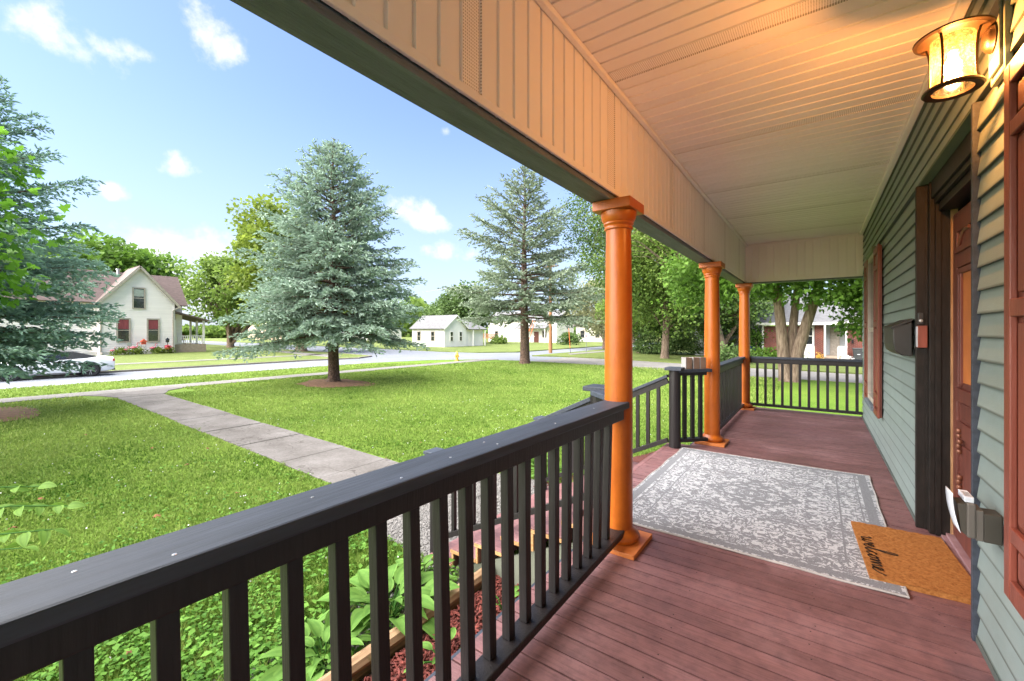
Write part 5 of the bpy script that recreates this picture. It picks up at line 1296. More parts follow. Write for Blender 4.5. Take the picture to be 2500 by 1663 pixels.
# dry leaves lying about
dl = np_mesh('dry_leaf', MAPLE[0] * [.06, .06, .35], np.array(MAPLE_T[1]), M['dryleaf'])
for i, (u, v) in enumerate(((212, 1062), (372, 1095), (95, 1220), (40, 1290), (460, 1135), (508, 1096), (575, 1205), (375, 1262), (85, 1000), (270, 1480), (400, 1610), (320, 1590), (1025, 1082), (940, 1120))):
    p_ = proj(u, v, G + .05)
    o = piece('dry_leaf', dl, None, p_, (random.uniform(-.4, .4), random.uniform(-.4, .4), random.uniform(0, 6)), random.uniform(.7, 1.3))
    tag(o, 'small dry curled brown leaf lying on the grass', 'leaf', 'dry leaves on the lawn')

# young sapling poking in at the lower left
SP = thing('sapling', 'leafy green sapling twigs at the lower left edge', 'plant', (-3.7, -.25, G))
lf = hosta_leaf_mesh(.55, .15, .35); lf.materials.clear(); lf.materials.append(M['leaf_maple'])
r2 = random.Random(4)
def twig(p0, p1, k, L=.105):
    p0, p1 = Vector(p0), Vector(p1); mid = (p0 + p1) / 2 + Vector((0, 0, .03))
    MB().tube([p0, mid, p1], [.006, .005, .003], 5).build('twig', M['hosta'], SP)
    for i in range(k):
        t_ = .25 + .75 * i / max(1, k - 1); q = p0 * (1 - t_) ** 2 + mid * 2 * t_ * (1 - t_) + p1 * t_ ** 2
        d = (p1 - p0).normalized(); az = math.atan2(d.y, d.x) + (.9 if i % 2 else -.9) * (0 if i == k - 1 else 1)
        o = piece('leaf', lf, SP, q - Vector(SP.location), (r2.uniform(-.8, .8), r2.uniform(-.1, .5), az), L * r2.uniform(.8, 1.15))
def dirp(u, v, dep):
    a = (u - 1250) / 1041; return Vector(((-.583 + .8125 * a) * dep, (.8125 + .583 * a) * dep, EYE - (v - 808) / 1041 * dep))
twig(dirp(-190, 1215, 2.7), dirp(95, 1188, 2.75), 9); twig(dirp(-120, 1260, 2.6), dirp(165, 1235, 2.7), 10); twig(dirp(-160, 1345, 2.5), dirp(130, 1292, 2.6), 10); twig(dirp(-200, 1380, 2.5), dirp(55, 1338, 2.5), 5, .12)
MB().tube([(-3.7, -.25, G), (-3.75, -.3, G + .5), tuple(dirp(-190, 1215, 2.7)), ], [.014, .010, .005], 6).tube([(-3.75, -.3, G + .5), tuple(dirp(-160, 1345, 2.5))], [.008, .005], 5).tube([(-3.75, -.3, G + .4), tuple(dirp(-200, 1380, 2.5))], [.008, .005], 5).tube([(-3.75, -.3, G + .5), tuple(dirp(-120, 1260, 2.6))], [.008, .005], 5).build('stem', M['bark_twig'], SP)

# ------------------------------------------------------------------ houses
def win_x(parent, x, y0, y1, z0, z1, frame='trim_taupe', pane='glass_dark', fw=.12, extra=None):
    o = MB().box(x, x + .06, y0, y0 + fw, z0, z1).box(x, x + .06, y1 - fw, y1, z0, z1).box(x, x + .06, y0 + fw, y1 - fw, z1 - fw, z1).box(x, x + .06, y0 + fw, y1 - fw, z0, z0 + fw * .8).box(x, x + .04, y0 + fw, y1 - fw, (z0 + z1) / 2 - .03, (z0 + z1) / 2 + .03).build('window', M[frame], parent)
    def sub(nm, mb, mt):
        c = mb.build(nm, M[mt], o, world=False); c.data.transform(Matrix.Translation(-Vector(parent.location))); return c
    sub('pane', MB().box(x + .01, x + .02, y0 + fw, y1 - fw, z0 + fw * .8, z1 - fw), pane)
    if extra: sub('curtain', MB().box(x + .021, x + .024, y0 + fw + .02, y1 - fw - .02, extra[1], extra[2]), extra[0])
    return o
def win_y(parent, y, x0, x1, z0, z1, frame='trim_taupe', pane='glass_dark', fw=.1):
    o = MB().box(x0, x0 + fw, y - .06, y, z0, z1).box(x1 - fw, x1, y - .06, y, z0, z1).box(x0 + fw, x1 - fw, y - .06, y, z1 - fw, z1).box(x0 + fw, x1 - fw, y - .06, y, z0, z0 + fw * .8).box(x0 + fw, x1 - fw, y - .04, y, (z0 + z1) / 2 - .025, (z0 + z1) / 2 + .025).build('window', M[frame], parent)
    c = MB().box(x0 + fw, x1 - fw, y - .02, y - .01, z0 + fw * .8, z1 - fw).build('pane', M[pane], o, world=False); c.data.transform(Matrix.Translation(-Vector(parent.location)))
    return o
def lap_x(parent, x, y0, y1, z0, z1, pitch, mat, top=None, name='siding_board'):
    z = z0
    while z < z1 - .03:
        zz = min(z + pitch, z1); ya, yb, yc, yd = y0, y1, y1, y0
        if top is not None:
            (ya, yb), (yd, yc) = top(z), top(zz)
            if yb - ya < .1: break
        MB().add([(x + .045, ya, z), (x + .045, yb, z), (x + .002, yc, zz), (x + .002, yd, zz), (x - .01, ya, z), (x - .01, yb, z), (x - .01, yc, zz), (x - .01, yd, zz)], [(0, 1, 2, 3), (0, 4, 5, 1), (3, 2, 6, 7), (1, 5, 6, 2), (0, 3, 7, 4)]).build(name, mat, parent)
        z += pitch
# cream farmhouse across the street
FH = thing('farmhouse', 'cream two storey house with mauve brown roof across the street', 'house', (-55, 13, G))
fx, fy0, fy1 = -55.0, 10.0, 15.75
ev, pk = 4.35, 7.75
ym = (fy0 + fy1) / 2
def gtop(z):
    if z <= ev: return (fy0, fy1)
    k = (z - ev) / (pk - ev); return (fy0 + (ym - fy0) * k, fy1 - (fy1 - ym) * k)
MB().add([(fx, fy0, G), (fx, fy1, G), (fx, fy1, ev), (fx, ym, pk), (fx, fy0, ev), (-58.5, fy0, G), (-58.5, fy1, G), (-58.5, fy1, ev), (-58.5, ym, pk), (-58.5, fy0, ev)],
         [(0, 1, 2, 3, 4), (0, 5, 6, 1), (1, 6, 7, 2), (0, 4, 9, 5), (2, 7, 8, 3), (3, 8, 9, 4)]).build('wall', M['cream_vinyl'], FH)
lap_x(FH, fx, fy0, fy1, G + .25, pk - .1, .185, M['cream_vinyl'], gtop)
MB().box(-61.4, -56.0, 1.5, 16.7, G, ev - .02).add([(-61.4, 16.7, ev - .02), (-56.0, 16.7, ev - .02), (-58.7, 16.7, 7.3), (-61.4, 1.5, ev - .02), (-56.0, 1.5, ev - .02), (-58.7, 1.5, 7.3)], [(0, 1, 2), (3, 5, 4)]).build('wall', M['cream_vinyl'], FH)
lap_x(FH, -55.99, 1.5, fy0, G + .25, ev - .05, .185, M['cream_vinyl']); lap_x(FH, -55.99, fy1, 16.7, G + .25, ev - .05, .185, M['cream_vinyl'])
def roofpl(parent, a, b, c, d, th, mat, name='roof'):      # a,b eave ; c,d ridge
    v = [Vector(p) for p in (a, b, c, d)]
    nrm = (v[1] - v[0]).cross(v[3] - v[0]).normalized()
    if nrm.z < 0: nrm = -nrm
    return MB().hexa([p - nrm * th for p in v], [p for p in v]).build(name, mat, parent)
oh = .4
roofpl(FH, (-54.6, fy0 - oh, ev - .45), (-58.9, fy0 - oh, ev - .45), (-58.9, ym, pk + .12), (-54.6, ym, pk + .12), .12, M['roof_brown'])
roofpl(FH, (-54.6, fy1 + oh, ev - .45), (-58.9, fy1 + oh, ev - .45), (-58.9, ym, pk + .12), (-54.6, ym, pk + .12), .12, M['roof_brown'])
for s_, yy in ((1, fy0 - oh), (-1, fy1 + oh)):
    MB().beam((-54.56, yy, ev - .58), (-54.56, ym, pk - .02), .05, .22, up=(0, 0, 1)).build('bargeboard', M['trim_taupe'], FH)
roofpl(FH, (-55.55, 1.2, ev - .25), (-55.55, 17.1, ev - .25), (-58.7, 17.1, 7.42), (-58.7, 1.2, 7.42), .12, M['roof_brown'])
roofpl(FH, (-61.85, 1.2, ev - .25), (-61.85, 17.1, ev - .25), (-58.7, 17.1, 7.42), (-58.7, 1.2, 7.42), .12, M['roof_brown'])
MB().box(-57.6, -57.2, 8.6, 9.0, 6.3, 6.75).build('roof_vent', M['roof_brown'], FH); MB().lathe([(.12, 6.6), (.12, 7.6), (.2, 7.62), (.2, 7.75)], 10, (-58.4, 12.0, 0)).build('flue', M['alloy'], FH)
win_x(FH, fx + .055, 11.15, 12.20, .25, 2.62, extra=('curtain', 1.55, 2.45)); win_x(FH, fx + .055, 13.45, 14.48, .25, 2.62, extra=('curtain', 1.55, 2.45)); win_x(FH, fx + .055, 12.32, 13.35, 3.55, 5.70, extra=('blind', 4.8, 5.5))
for yy in (fy0 + .02, fy1 - .12): MB().box(fx + .024, fx + .07, yy, yy + .12, G, ev - .3).build('corner_board', M['cream_vinyl'], FH)
MB().tube([(-54.9, fy0 + .05, ev - .6), (-54.92, fy0 + .05, G + .3), (-54.6, fy0 + .1, G + .1)], .06, 6).build('downpipe', M['trim_taupe'], FH)
MB().tube([(-54.6, fy1 + .3, ev - .5), (-54.9, fy1 - .15, ev - .9), (-54.92, fy1 - .15, G + .3), (-54.5, fy1 - .2, G + .1)], .06, 6).build('downpipe', M['trim_taupe'], FH)
# side porch of the farmhouse
MB().box(-59.5, -55.3, 15.8, 18.7, G, G + .85).build('porch_base', M['concrete_tan'], FH)
roofpl(FH, (-54.9, 15.8, 2.55), (-60, 15.8, 2.55), (-60, 15.8, 3.3), (-54.9, 15.8, 3.3), .01, M['trim_taupe'], 'porch_fascia')
roofpl(FH, (-54.9, 19.3, 2.45), (-60, 19.3, 2.45), (-60, 15.8, 3.45), (-54.9, 15.8, 3.45), .14, M['roof_brown'], 'porch_roof')
for (px, py) in ((-55.4, 18.5), (-57.4, 18.5), (-59.3, 18.5), (-55.4, 15.9)): MB().box(px - .09, px + .09, py - .09, py + .09, G + .85, 2.5).build('porch_post', M['white_paint'], FH)
MB().box(-55.44, -55.36, 15.9, 18.5, .78, .86).box(-55.44, -55.36, 15.9, 18.5, .05, .11).build('porch_rail', M['white_paint'], FH)
bmh = MB().box(-.03, .03, -.03, .03, .11, .78).mesh('porch_baluster', M['white_paint'])
for i in range(13): piece('porch_baluster', bmh, FH, (-.4, 16.05 + i * .19 - 13, -G))
MB().box(-59.3, -57.0, 16.71, 16.75, 0, 2.1).build('porch_window', M['glass_dark'], FH)
ch = thing('porch_chair', 'dark red chair on the side porch of the cream house', 'chair', (-56.4, 16.8, G + .85))
MB().box(-.3, .3, -.3, .3, .4, .46).build('seat', M['curtain'], ch, world=False); MB().box(-.34, -.28, -.3, .3, .46, 1.05).build('backrest', M['curtain'], ch, world=False)
lgm = MB().box(-.03, .03, -.03, .03, 0, .4).mesh('leg', M['curtain'])
for a_ in (-.26, .26):
    for b_ in (-.26, .26): piece('leg', lgm, ch, (a_, b_, 0))
# garden ornaments along its wall
def flamingo(y, label, x=-54.1, s=1.0):
    f = thing('flamingo_ornament', label, 'ornament', (x, y, G), R(90), 'pink flamingo ornaments')
    MB().lathe([(0, -.28), (.07, -.2), (.13, -.05), (.12, .08), (.05, .2), (0, .24)], 12, (0, 0, .62), axis='x', cap=False).build('body', M['pink'], f, world=False, smooth=True)
    MB().tube([(.15, 0, .66), (.30, 0, .78), (.22, 0, .95), (.30, 0, 1.08), (.40, 0, 1.04), (.44, 0, .96)], [.045, .035, .03, .04, .03, .01], 6).build('neck', M['pink'], f, world=False, smooth=True)
    for s_ in (-.03, .03): MB().tube([(0, s_, 0), (0, s_, .55)], .012, 5).build('leg', M['alloy'], f, world=False)
    f.scale = (s, s, s); return f
flamingo(12.25, 'upright pink flamingo left of the red birdhouse', s=1.05); flamingo(11.65, 'low pink flamingo by the round disc ornament', s=.75); flamingo(13.7, 'wide pink flamingo between the birdhouses', s=.95); flamingo(10.7, 'pale pink flamingo at the left end of the flower bed', s=.7)
bh = thing('birdhouse', 'red birdhouse on a blue ladder stand by the cream wall', 'birdhouse', (-54.1, 13.0, G))
MB().box(-.14, .14, -.17, .17, .95, 1.22).build('body', M['redtoy'], bh, world=False)
MB().add([(-.2, -.28, 1.2), (.2, -.28, 1.2), (.2, 0, 1.5), (-.2, 0, 1.5), (.2, .28, 1.2), (-.2, .28, 1.2)], [(0, 1, 2, 3), (3, 2, 4, 5), (0, 3, 5), (1, 4, 2), (0, 5, 4, 1)]).build('roof', M['redtoy'], bh, world=False)
for s_ in (-.17, .17): MB().tube([(0, s_ * 1.3, 0), (0, s_, .95)], .02, 5).build('leg', M['alloy'], bh, world=False)
for q in (.25, .5, .75): MB().tube([(0, -.2, q), (0, .2, q)], .015, 5).build('rung', M['alloy'], bh, world=False)
bh2 = thing('birdhouse', 'small dark birdhouse on a pole right of the red one', 'birdhouse', (-54.1, 14.9, G))
MB().box(-.11, .11, -.12, .12, 1.1, 1.4).build('body', M['glass_dark'], bh2, world=False); MB().add([(-.15, -.18, 1.38), (.15, -.18, 1.38), (.0, 0, 1.62), (.15, .18, 1.38), (-.15, .18, 1.38)], [(0, 1, 2), (1, 3, 2), (3, 4, 2), (4, 0, 2), (0, 4, 3, 1)]).build('roof', M['glass_dark'], bh2, world=False); MB().tube([(0, 0, 0), (0, 0, 1.1)], .03, 6).build('pole', M['rail'], bh2, world=False)
bk = thing('flower_basket', 'basket of red flowers below the dark birdhouse', 'flower basket', (-53.9, 14.85, G + .35))
MB().lathe([(.02, 0), (.17, .06), (.24, .22), (.22, .24)], 14).build('basket', M['coir'], bk, world=False)
V, F, tn = scatter(RHOMB[0], RHOMB[1], rng.normal(0, 1, (220, 3)) * [.11, .13, .07] + [0, 0, .33], norm(rng.normal(0, 1, (220, 3))), norm(rng.normal(0, 1, (220, 3))), np.full(220, .1), np.full(220, .6))
piece('blossoms', np_mesh('blossoms', V, F, M['flower_r'], tn), bk)
dk_ = thing('garden_disc', 'pale round metal disc ornament on a stake', 'ornament', (-54.1, 11.95, G))
MB().lathe([(.0, -.01), (.2, -.01), (.2, .01), (0, .01)], 16, (0, 0, .95), axis='x', cap=False).build('disc', M['blind'], dk_, world=False); MB().tube([(0, 0, 0), (0, 0, .8)], .02, 5).build('stake', M['rail'], dk_, world=False)
for (yy, w_, lab) in ((11.35, .6, 'yellow green bush under the left window of the cream house'), (12.6, .5, 'yellow green bush beside the birdhouse stand'), (14.9, .55, 'dark green bush under the flower basket'), (14.1, .35, 'small bush by the wide flamingo')):
    decid(lab, -54.2, yy, [(0, 0, .3, .35, w_, .25)], [(0, 0, 0, .03), (0, 0, .3, .02)], .13, 500, M['leaf_yel'], int(yy * 10), clumps=14, cr=.16, limbs=3, name='flower_bed_bush', group='bushes along the cream house', cat='bush')

# small white house, grey roof
SH = thing('white_house', 'small white house with grey gabled roof beyond the crossing', 'house', (-46, 45.5, G))
x0_, x1_, y0_, y1_, e_, k_2 = -49.4, -42.7, 43.2, 47.8, 1.88, 3.62
ym2 = (y0_ + y1_) / 2
MB().box(x0_, x1_, y0_, y1_, G, e_).add([(x1_, y0_, e_), (x1_, y1_, e_), (x1_, ym2, k_2), (x0_, y0_, e_), (x0_, y1_, e_), (x0_, ym2, k_2)], [(0, 1, 2), (3, 5, 4)]).build('wall', M['white_paint'], SH)
roofpl(SH, (x1_ + .3, y0_ - .35, e_ - .2), (x0_ - .3, y0_ - .35, e_ - .2), (x0_ - .3, ym2, k_2 + .08), (x1_ + .3, ym2, k_2 + .08), .12, M['roof_grey'])
roofpl(SH, (x1_ + .3, y1_ + .35, e_ - .2), (x0_ - .3, y1_ + .35, e_ - .2), (x0_ - .3, ym2, k_2 + .08), (x1_ + .3, ym2, k_2 + .08), .12, M['roof_grey'])
MB().beam((x1_ + .32, y0_ - .35, e_ - .3), (x1_ + .32, ym2, k_2 - .03), .05, .18).beam((x1_ + .32, y1_ + .35, e_ - .3), (x1_ + .32, ym2, k_2 - .03), .05, .18).build('bargeboard', M['white_paint'], SH)
for yy in (44.3, 46.2): win_x(SH, x1_ + .005, yy, yy + .7, -.15, 1.3, 'white_paint', fw=.1)
for xx in (-48.3, -45.4): win_y(SH, y0_ - .005, xx, xx + .8, -.1, 1.3, 'trim_taupe')
MB().box(-46.5, -42.9, 47.85, 52, G, 1.7).build('wall', M['white_paint'], SH); roofpl(SH, (-42.3, 47.9, 1.65), (-42.3, 52.4, 1.65), (-46.6, 52.4, 3.2), (-46.6, 47.9, 3.2), .12, M['roof_grey'])
for yy in (49, 51.8): MB().box(-42.5, -42.35, yy, yy + .14, G, 1.6).build('porch_post', M['white_paint'], SH)
# long white house with porch, cedar deck
LH = thing('long_white_house', 'long white two storey house behind the far spruce', 'house', (-48, 74, G))
MB().box(-58, -41, 72, 79, G, 3.6).build('wall', M['white_paint'], LH)
roofpl(LH, (-58.4, 71.5, 3.5), (-40.6, 71.5, 3.5), (-40.6, 75.5, 5.6), (-58.4, 75.5, 5.6), .12, M['roof_grey']); roofpl(LH, (-58.4, 79.5, 3.5), (-40.6, 79.5, 3.5), (-40.6, 75.5, 5.6), (-58.4, 75.5, 5.6), .12, M['roof_grey'])
roofpl(LH, (-50, 70.2, 1.9), (-42.5, 70.2, 1.9), (-42.5, 71.98, 2.6), (-50, 71.98, 2.6), .1, M['roof_grey'], 'porch_roof')
for xx in (-49.8, -46.8, -42.8): MB().box(xx, xx + .14, 70.3, 70.44, G, 1.85).build('porch_post', M['white_paint'], LH)
MB().box(-49.8, -45, 70.34, 70.38, .25, .32).build('porch_rail', M['white_paint'], LH)
MB().box(-46.2, -45.1, 71.9, 71.98, G, 1.2).build('door', M['door_red'], LH)
for xx in (-48.9, -44.3, -56.2): win_y(LH, 71.99, xx, xx + 1.0, 0, 1.4)
CD = thing('cedar_deck', 'raised orange cedar deck beside the white house', 'deck', (-53, 67, G))
MB().box(-55.5, -51.5, 66, 69, -.15, .0).build('platform', M['deckwood'], CD)
MB().box(-55.5, -51.5, 66, 66.08, .75, .85).box(-51.58, -51.5, 66.1, 69, .75, .85).build('rail', M['deckwood'], CD)
bb = MB().box(-.05, .05, -.03, .03, 0, .74).mesh('baluster', M['deckwood'])
for i in range(21): piece('baluster', bb, CD, (-2.4 + i * .19, -.95, .93))
for xx in (-55.3, -53.4, -51.6): MB().box(xx, xx + .12, 66.1, 66.22, G, -.16).build('post', M['deckwood'], CD)
PH = thing('peach_house', 'pale peach house right of the utility pole', 'house', (-36, 84, G))
MB().box(-42, -30, 82, 89, G, 2.6).build('wall', M['cream_vinyl'], PH)
roofpl(PH, (-42.4, 81.5, 2.5), (-29.6, 81.5, 2.5), (-29.6, 85.5, 4.8), (-42.4, 85.5, 4.8), .12, M['roof_brown']); roofpl(PH, (-42.4, 89.5, 2.5), (-29.6, 89.5, 2.5), (-29.6, 85.5, 4.8), (-42.4, 85.5, 4.8), .12, M['roof_brown'])
for xx in (-41, -37.6, -34.6, -31.5): win_y(PH, 81.99, xx, xx + 1.1, -.1, 1.5)
SB = thing('commercial_building', 'low peach building far down the side road', 'building', (-118, 60, G))
MB().box(-125, -104, 52, 62, G, 3.0).build('wall', M['peach'], SB); MB().box(-125.3, -103.7, 51.7, 62.3, 3.0, 3.4).build('roof', M['white_paint'], SB)
for i in range(5): win_x(SB, -104 + .01, 52.5 + i * 1.9, 54 + i * 1.9, .0, 1.9, 'white_paint')
SB2 = thing('white_garage', 'long white garage beyond the side road', 'building', (-96, 70, G))
MB().box(-104, -84, 64, 70, G, 2.2).build('wall', M['white_paint'], SB2); roofpl(SB2, (-104.4, 63.5, 2.1), (-83.6, 63.5, 2.1), (-83.6, 67, 3.6), (-104.4, 67, 3.6), .12, M['roof_grey'])
for i in range(4): MB().box(-102 + i * 4.6, -99 + i * 4.6, 63.93, 63.98, G, 1.3).build('garage_door', M['greyvinyl'], SB2)

# brick house beyond the lane: every brick of the two wall pieces in view is a piece
BH = thing('brick_house', 'red brick house with white trim beyond the lane', 'house', (-.5, 41, G))
YB = 40.0
bricks = MB().box(0, .205, -.012, .05, 0, .062).mesh('brick', M['brickc'])
fine = MB()
cnt = 0
def brickwall(x0, x1, z0, z1, y=YB):
    global cnt
    MB().box(x0, x1, y, y + .2, z0, z1).build('mortar_wall', M['mortar'], BH)
    row = 0; z = z0
    while z < z1 - .06:
        x = x0 - (.11 if row % 2 else 0)
        while x < x1 - .02:
            a = max(x, x0); b = min(x + .205, x1)
            fine.box(a, b, y - .012, y - .0005, z + .006, z + .068)
            x += .218
        z += .076; row += 1
brickwall(-3.55, -1.0, -.85, 1.75); brickwall(-.2, .35, -.85, 2.1); brickwall(1.75, 4.0, G + .02, 2.1); 
o = fine.build('brick_courses', M['brickc'], BH); o['kind'] = 'stuff'
# lighter and darker single bricks
MB().box(-1.0, -.2, YB + .3, YB + .5, G, 2.1).build('wall', M['greyvinyl'], BH)
MB().box(.35, 1.75, YB + 1.2, YB + 1.4, G, 2.1).build('wall', M['greyvinyl'], BH)
MB().box(-3.7, -3.56, YB - .03, YB + .2, G, 2.0).build('corner_board', M['white_paint'], BH)
roofpl(BH, (-4.1, YB - .5, 1.95), (12, YB - .5, 1.95), (12, YB + 5, 4.6), (-4.1, YB + 5, 4.6), .14, M['roof_grey'])
MB().box(-4.1, 12, YB - .6, YB - .5, 1.82, 2.02).build('gutter', M['white_paint'], BH)
MB().beam((1.3, YB - .95, 1.75), (3.6, YB - .95, 3.2), .06, .3).beam((1.3, YB - .95, 1.78), (1.8, YB - .95, 1.78), .05, .25).build('gable_trim', M['white_paint'], BH)
roofpl(BH, (1.3, YB - 1.0, 1.95), (1.3, YB + .3, 1.95), (3.7, YB + .3, 3.4), (3.7, YB - 1.0, 3.4), .1, M['roof_grey'])
MB().add([(1.75, YB - .02, 2.1), (6, YB - .02, 2.1), (3.7, YB - .02, 3.3)], [(0, 1, 2)]).build('gable', M['brickc'], BH)
MB().box(-1.0, -.2, YB + .2, YB + .29, -.75, .2).build('bay_panel', M['cream_vinyl'], BH)
win_y(BH, YB + .28, -.85, -.25, .25, 1.7, 'white_paint')
MB().box(.35, 1.7, YB - .9, YB + 1.2, -.62, -.50).build('porch_slab', M['concrete_tan'], BH); brickwall(-.15, 1.7, G, -.63, YB - .85)
for i in range(3): MB().box(.35 + .0, 1.15, YB - 1.2 - .28 * i, YB - .91 - .28 * i, G, -.62 - .1 * (i + .3)).build('step', M['concrete_tan'], BH)
MB().box(.75, 1.35, YB + 1.1, YB + 1.19, -.5, 1.6).build('door', M['trim_taupe'], BH)
for xx in (.42, 1.66): MB().box(xx - .05, xx + .05, YB - .9, YB - .8, -.5, 2.0).build('porch_post', M['white_paint'], BH)
MB().box(1.18, 1.72, YB - .88, YB - .83, .18, .26).box(1.18, 1.72, YB - .88, YB - .83, -.45, -.38).box(1.14, 1.22, YB - 1.8, YB - 1.72, G, .2).build('porch_rail', M['white_paint'], BH)
wb_ = MB().box(-.02, .02, -.02, .02, -.38, .18).mesh('porch_baluster', M['white_paint'])
for i in range(5): piece('porch_baluster', wb_, BH, (1.24 + i * .1 + .5, YB - .855 - 41, -G))
MB().box(2.65, 4.2, YB - .05, YB - .02, G, 1.15).build('garage_door', M['white_paint'], BH)
MB().box(2.0, 2.12, YB - .12, YB - .02, .45, .75).build('wall_lamp', M['rail'], BH)
MB().box(-9.5, -3.75, YB + 3, YB + 3.2, G, 2.2).build('wall', M['greyvinyl'], BH)
for i in range(18): MB().box(-6.4, -3.74, YB + 2.975, YB + 2.998, G + .05 + i * .17, G + .205 + i * .17).build('siding_board', M['greyvinyl'], BH)
TB = thing('trash_bin', 'dark wheeled trash bin beside the brick wall', 'trash bin', (2.35, YB - .8, G))
MB().add([(-.24, -.26, 0), (.24, -.26, 0), (.24, .26, 0), (-.24, .26, 0), (-.31, -.34, .95), (.31, -.34, .95), (.31, .34, .95), (-.31, .34, .95)], [(0, 3, 2, 1), (4, 5, 6, 7), (0, 1, 5, 4), (1, 2, 6, 5), (2, 3, 7, 6), (3, 0, 4, 7)]).build('body', M['plastic_dark'], TB, world=False, bevel=.03)
MB().box(-.34, .34, -.38, .38, .955, 1.06).build('lid', M['plastic_dark'], TB, world=False, bevel=.03)
for s_ in (-.2, .2): MB().lathe([(.1, -.03), (.1, .03)], 12, (s_, .3, .1), axis='x').build('wheel', M['tyre'], TB, world=False)
MB().box(-.08, .08, -.345, -.34, .6, .64).build('logo_plate', M['paper'], TB, world=False)
RP = thing('flower_planter', 'red planter of white flowers before the brick house', 'planter', (1.62, YB - 1.9, G))
MB().box(-.28, .28, -.15, .15, 0, .22).build('box', M['redtoy'], RP, world=False, bevel=.01)
V, F, tn = scatter(RHOMB[0], RHOMB[1], rng.normal(0, 1, (300, 3)) * [.15, .1, .08] + [0, 0, .36], norm(rng.normal(0, 1, (300, 3))), norm(rng.normal(0, 1, (300, 3))), np.full(300, .09), np.full(300, .6))
piece('blossoms', np_mesh('blossoms', V, F, M['flower_w'], tn), RP)
YF = thing('yellow_flowers', 'bright yellow flowers left of the brick house steps', 'flowers', (.05, YB - 1.5, G))
V, F, tn = scatter(RHOMB[0], RHOMB[1], rng.normal(0, 1, (160, 3)) * [.1, .1, .12] + [0, 0, .42], norm(rng.normal(0, 1, (160, 3))), norm(rng.normal(0, 1, (160, 3))), np.full(160, .09), np.full(160, .6))
piece('blossoms', np_mesh('blossoms', V, F, M['yellow'], tn), YF); MB().tube([(0, 0, 0), (0, 0, .4)], .02, 5).build('stem', M['hosta'], YF, world=False)
BB = thing('blue_bin', 'blue container standing by the grey siding', 'bin', (-4.6, YB + 2.2, G)); MB().add([(-.2, -.2, 0), (.2, -.2, 0), (.2, .2, 0), (-.2, .2, 0), (-.26, -.26, .9), (.26, -.26, .9), (.26, .26, .9), (-.26, .26, .9)], [(0, 3, 2, 1), (4, 5, 6, 7), (0, 1, 5, 4), (1, 2, 6, 5), (2, 3, 7, 6), (3, 0, 4, 7)]).build('body', M['blue'], BB, world=False, bevel=.03); MB().box(-.28, .28, -.28, .28, .905, .97).build('lid', M['blue'], BB, world=False, bevel=.02)

# ------------------------------------------------------------------ street furniture
HY = thing('fire_hydrant', 'yellow fire hydrant on the verge between the spruces', 'hydrant', (-22.4, 24.0, G))
MB().lathe([(.16, 0), (.16, .05), (.115, .06), (.11, .42), (.15, .44), (.15, .48), (.12, .5), (.11, .58), (.06, .66), (.03, .68), (.03, .74), (0, .74)], 18, cap=False).build('barrel', M['yellow'], HY, world=False, smooth=True)
for ax_, s_ in (('x', -1), ('x', 1), ('y', -1)):
    c_ = (.0, 0, .36); L_ = .19
    prof = [(.055, 0), (.055, L_ * .8), (.065, L_ * .8), (.065, L_), (0, L_)] if s_ > 0 else [(0, -L_), (.065, -L_), (.065, -L_ * .8), (.055, -L_ * .8), (.055, 0)]
    MB().lathe(prof, 12, c_, axis=ax_, cap=False).build('outlet', M['yellow'], HY, world=False, smooth=True)
UP_ = thing('utility_pole', 'brown wooden utility pole beyond the crossing', 'pole', (-22.5, 38.2, G))
MB().lathe([(.19, 0), (.16, 5), (.13, 9.6)], 14).build('pole', M['pole'], UP_, world=False, smooth=True); MB().box(-.9, .9, -.06, .06, 8.9, 9.02).build('crossarm', M['pole'], UP_, world=False)
for (dx, lab) in ((-3.0, 'left orange guy wire guard at the utility pole'), (-2.6, 'second orange guy wire guard beside the left one'), (2.0, 'right orange guy wire guard at the utility pole')):
    q = thing('guy_wire', lab, 'guy wire', (-22.5 + dx * .85, 38.2 + dx * .58, G), 0, 'orange guy wire guards')
    e = Vector((-dx * .85 * .55, -dx * .58 * .55, 4.5)) if dx < 0 else Vector((-.2, -.1, 3.4))
    MB().tube([(0, 0, 0), tuple(e * .16)], .02, 5).build('anchor_rod', M['rail'], q, world=False)
    MB().tube([tuple(e * .16), tuple(e * .75)], .035, 6).build('guard', M['orange_post'], q, world=False)
    MB().tube([tuple(e * .75), tuple(e)], .01, 4).build('wire', M['wire'], q, world=False)
SG = thing('road_sign', 'small round sign on a thin post by the pole', 'sign', (-19.9, 41.2, G))
MB().tube([(0, 0, 0), (0, 0, 1.9)], .03, 6).build('post', M['alloy'], SG, world=False)
MB().lathe([(0, -.01), (.2, -.01), (.2, .01), (0, .01)], 16, (0, -.04, 1.75), axis='y', cap=False).build('sign_face', M['paper'], SG, world=False); MB().lathe([(.0, -.02), (.1, -.02), (.1, -.012)], 12, (0, -.04, 1.75), axis='y', cap=False).build('sign_symbol', M['taillight'], SG, world=False)
def wire(label, a, b, sag, r=.012):
    a = Vector(a); b = Vector(b); pts = [a.lerp(b, i / 16) - Vector((0, 0, sag * 4 * (i / 16) * (1 - i / 16))) for i in range(17)]
    o = MB().tube(pts, r, 5).build('overhead_wire', M['wire'], None); tag(o, label, 'wire', 'overhead wires')
wire('thin overhead cable crossing before the brick house', (-24, 58, 4.9), (9, 24.5, 2.95), .25)
wire('overhead cable running left from the utility pole', (-100, 46, 8.0), (-22.5, 38.2, 7.9), 1.6, .02)
wire('overhead cable behind the nearest column', (-22.5, 38.2, 7.2), (14, 34, 4.2), .6, .014)

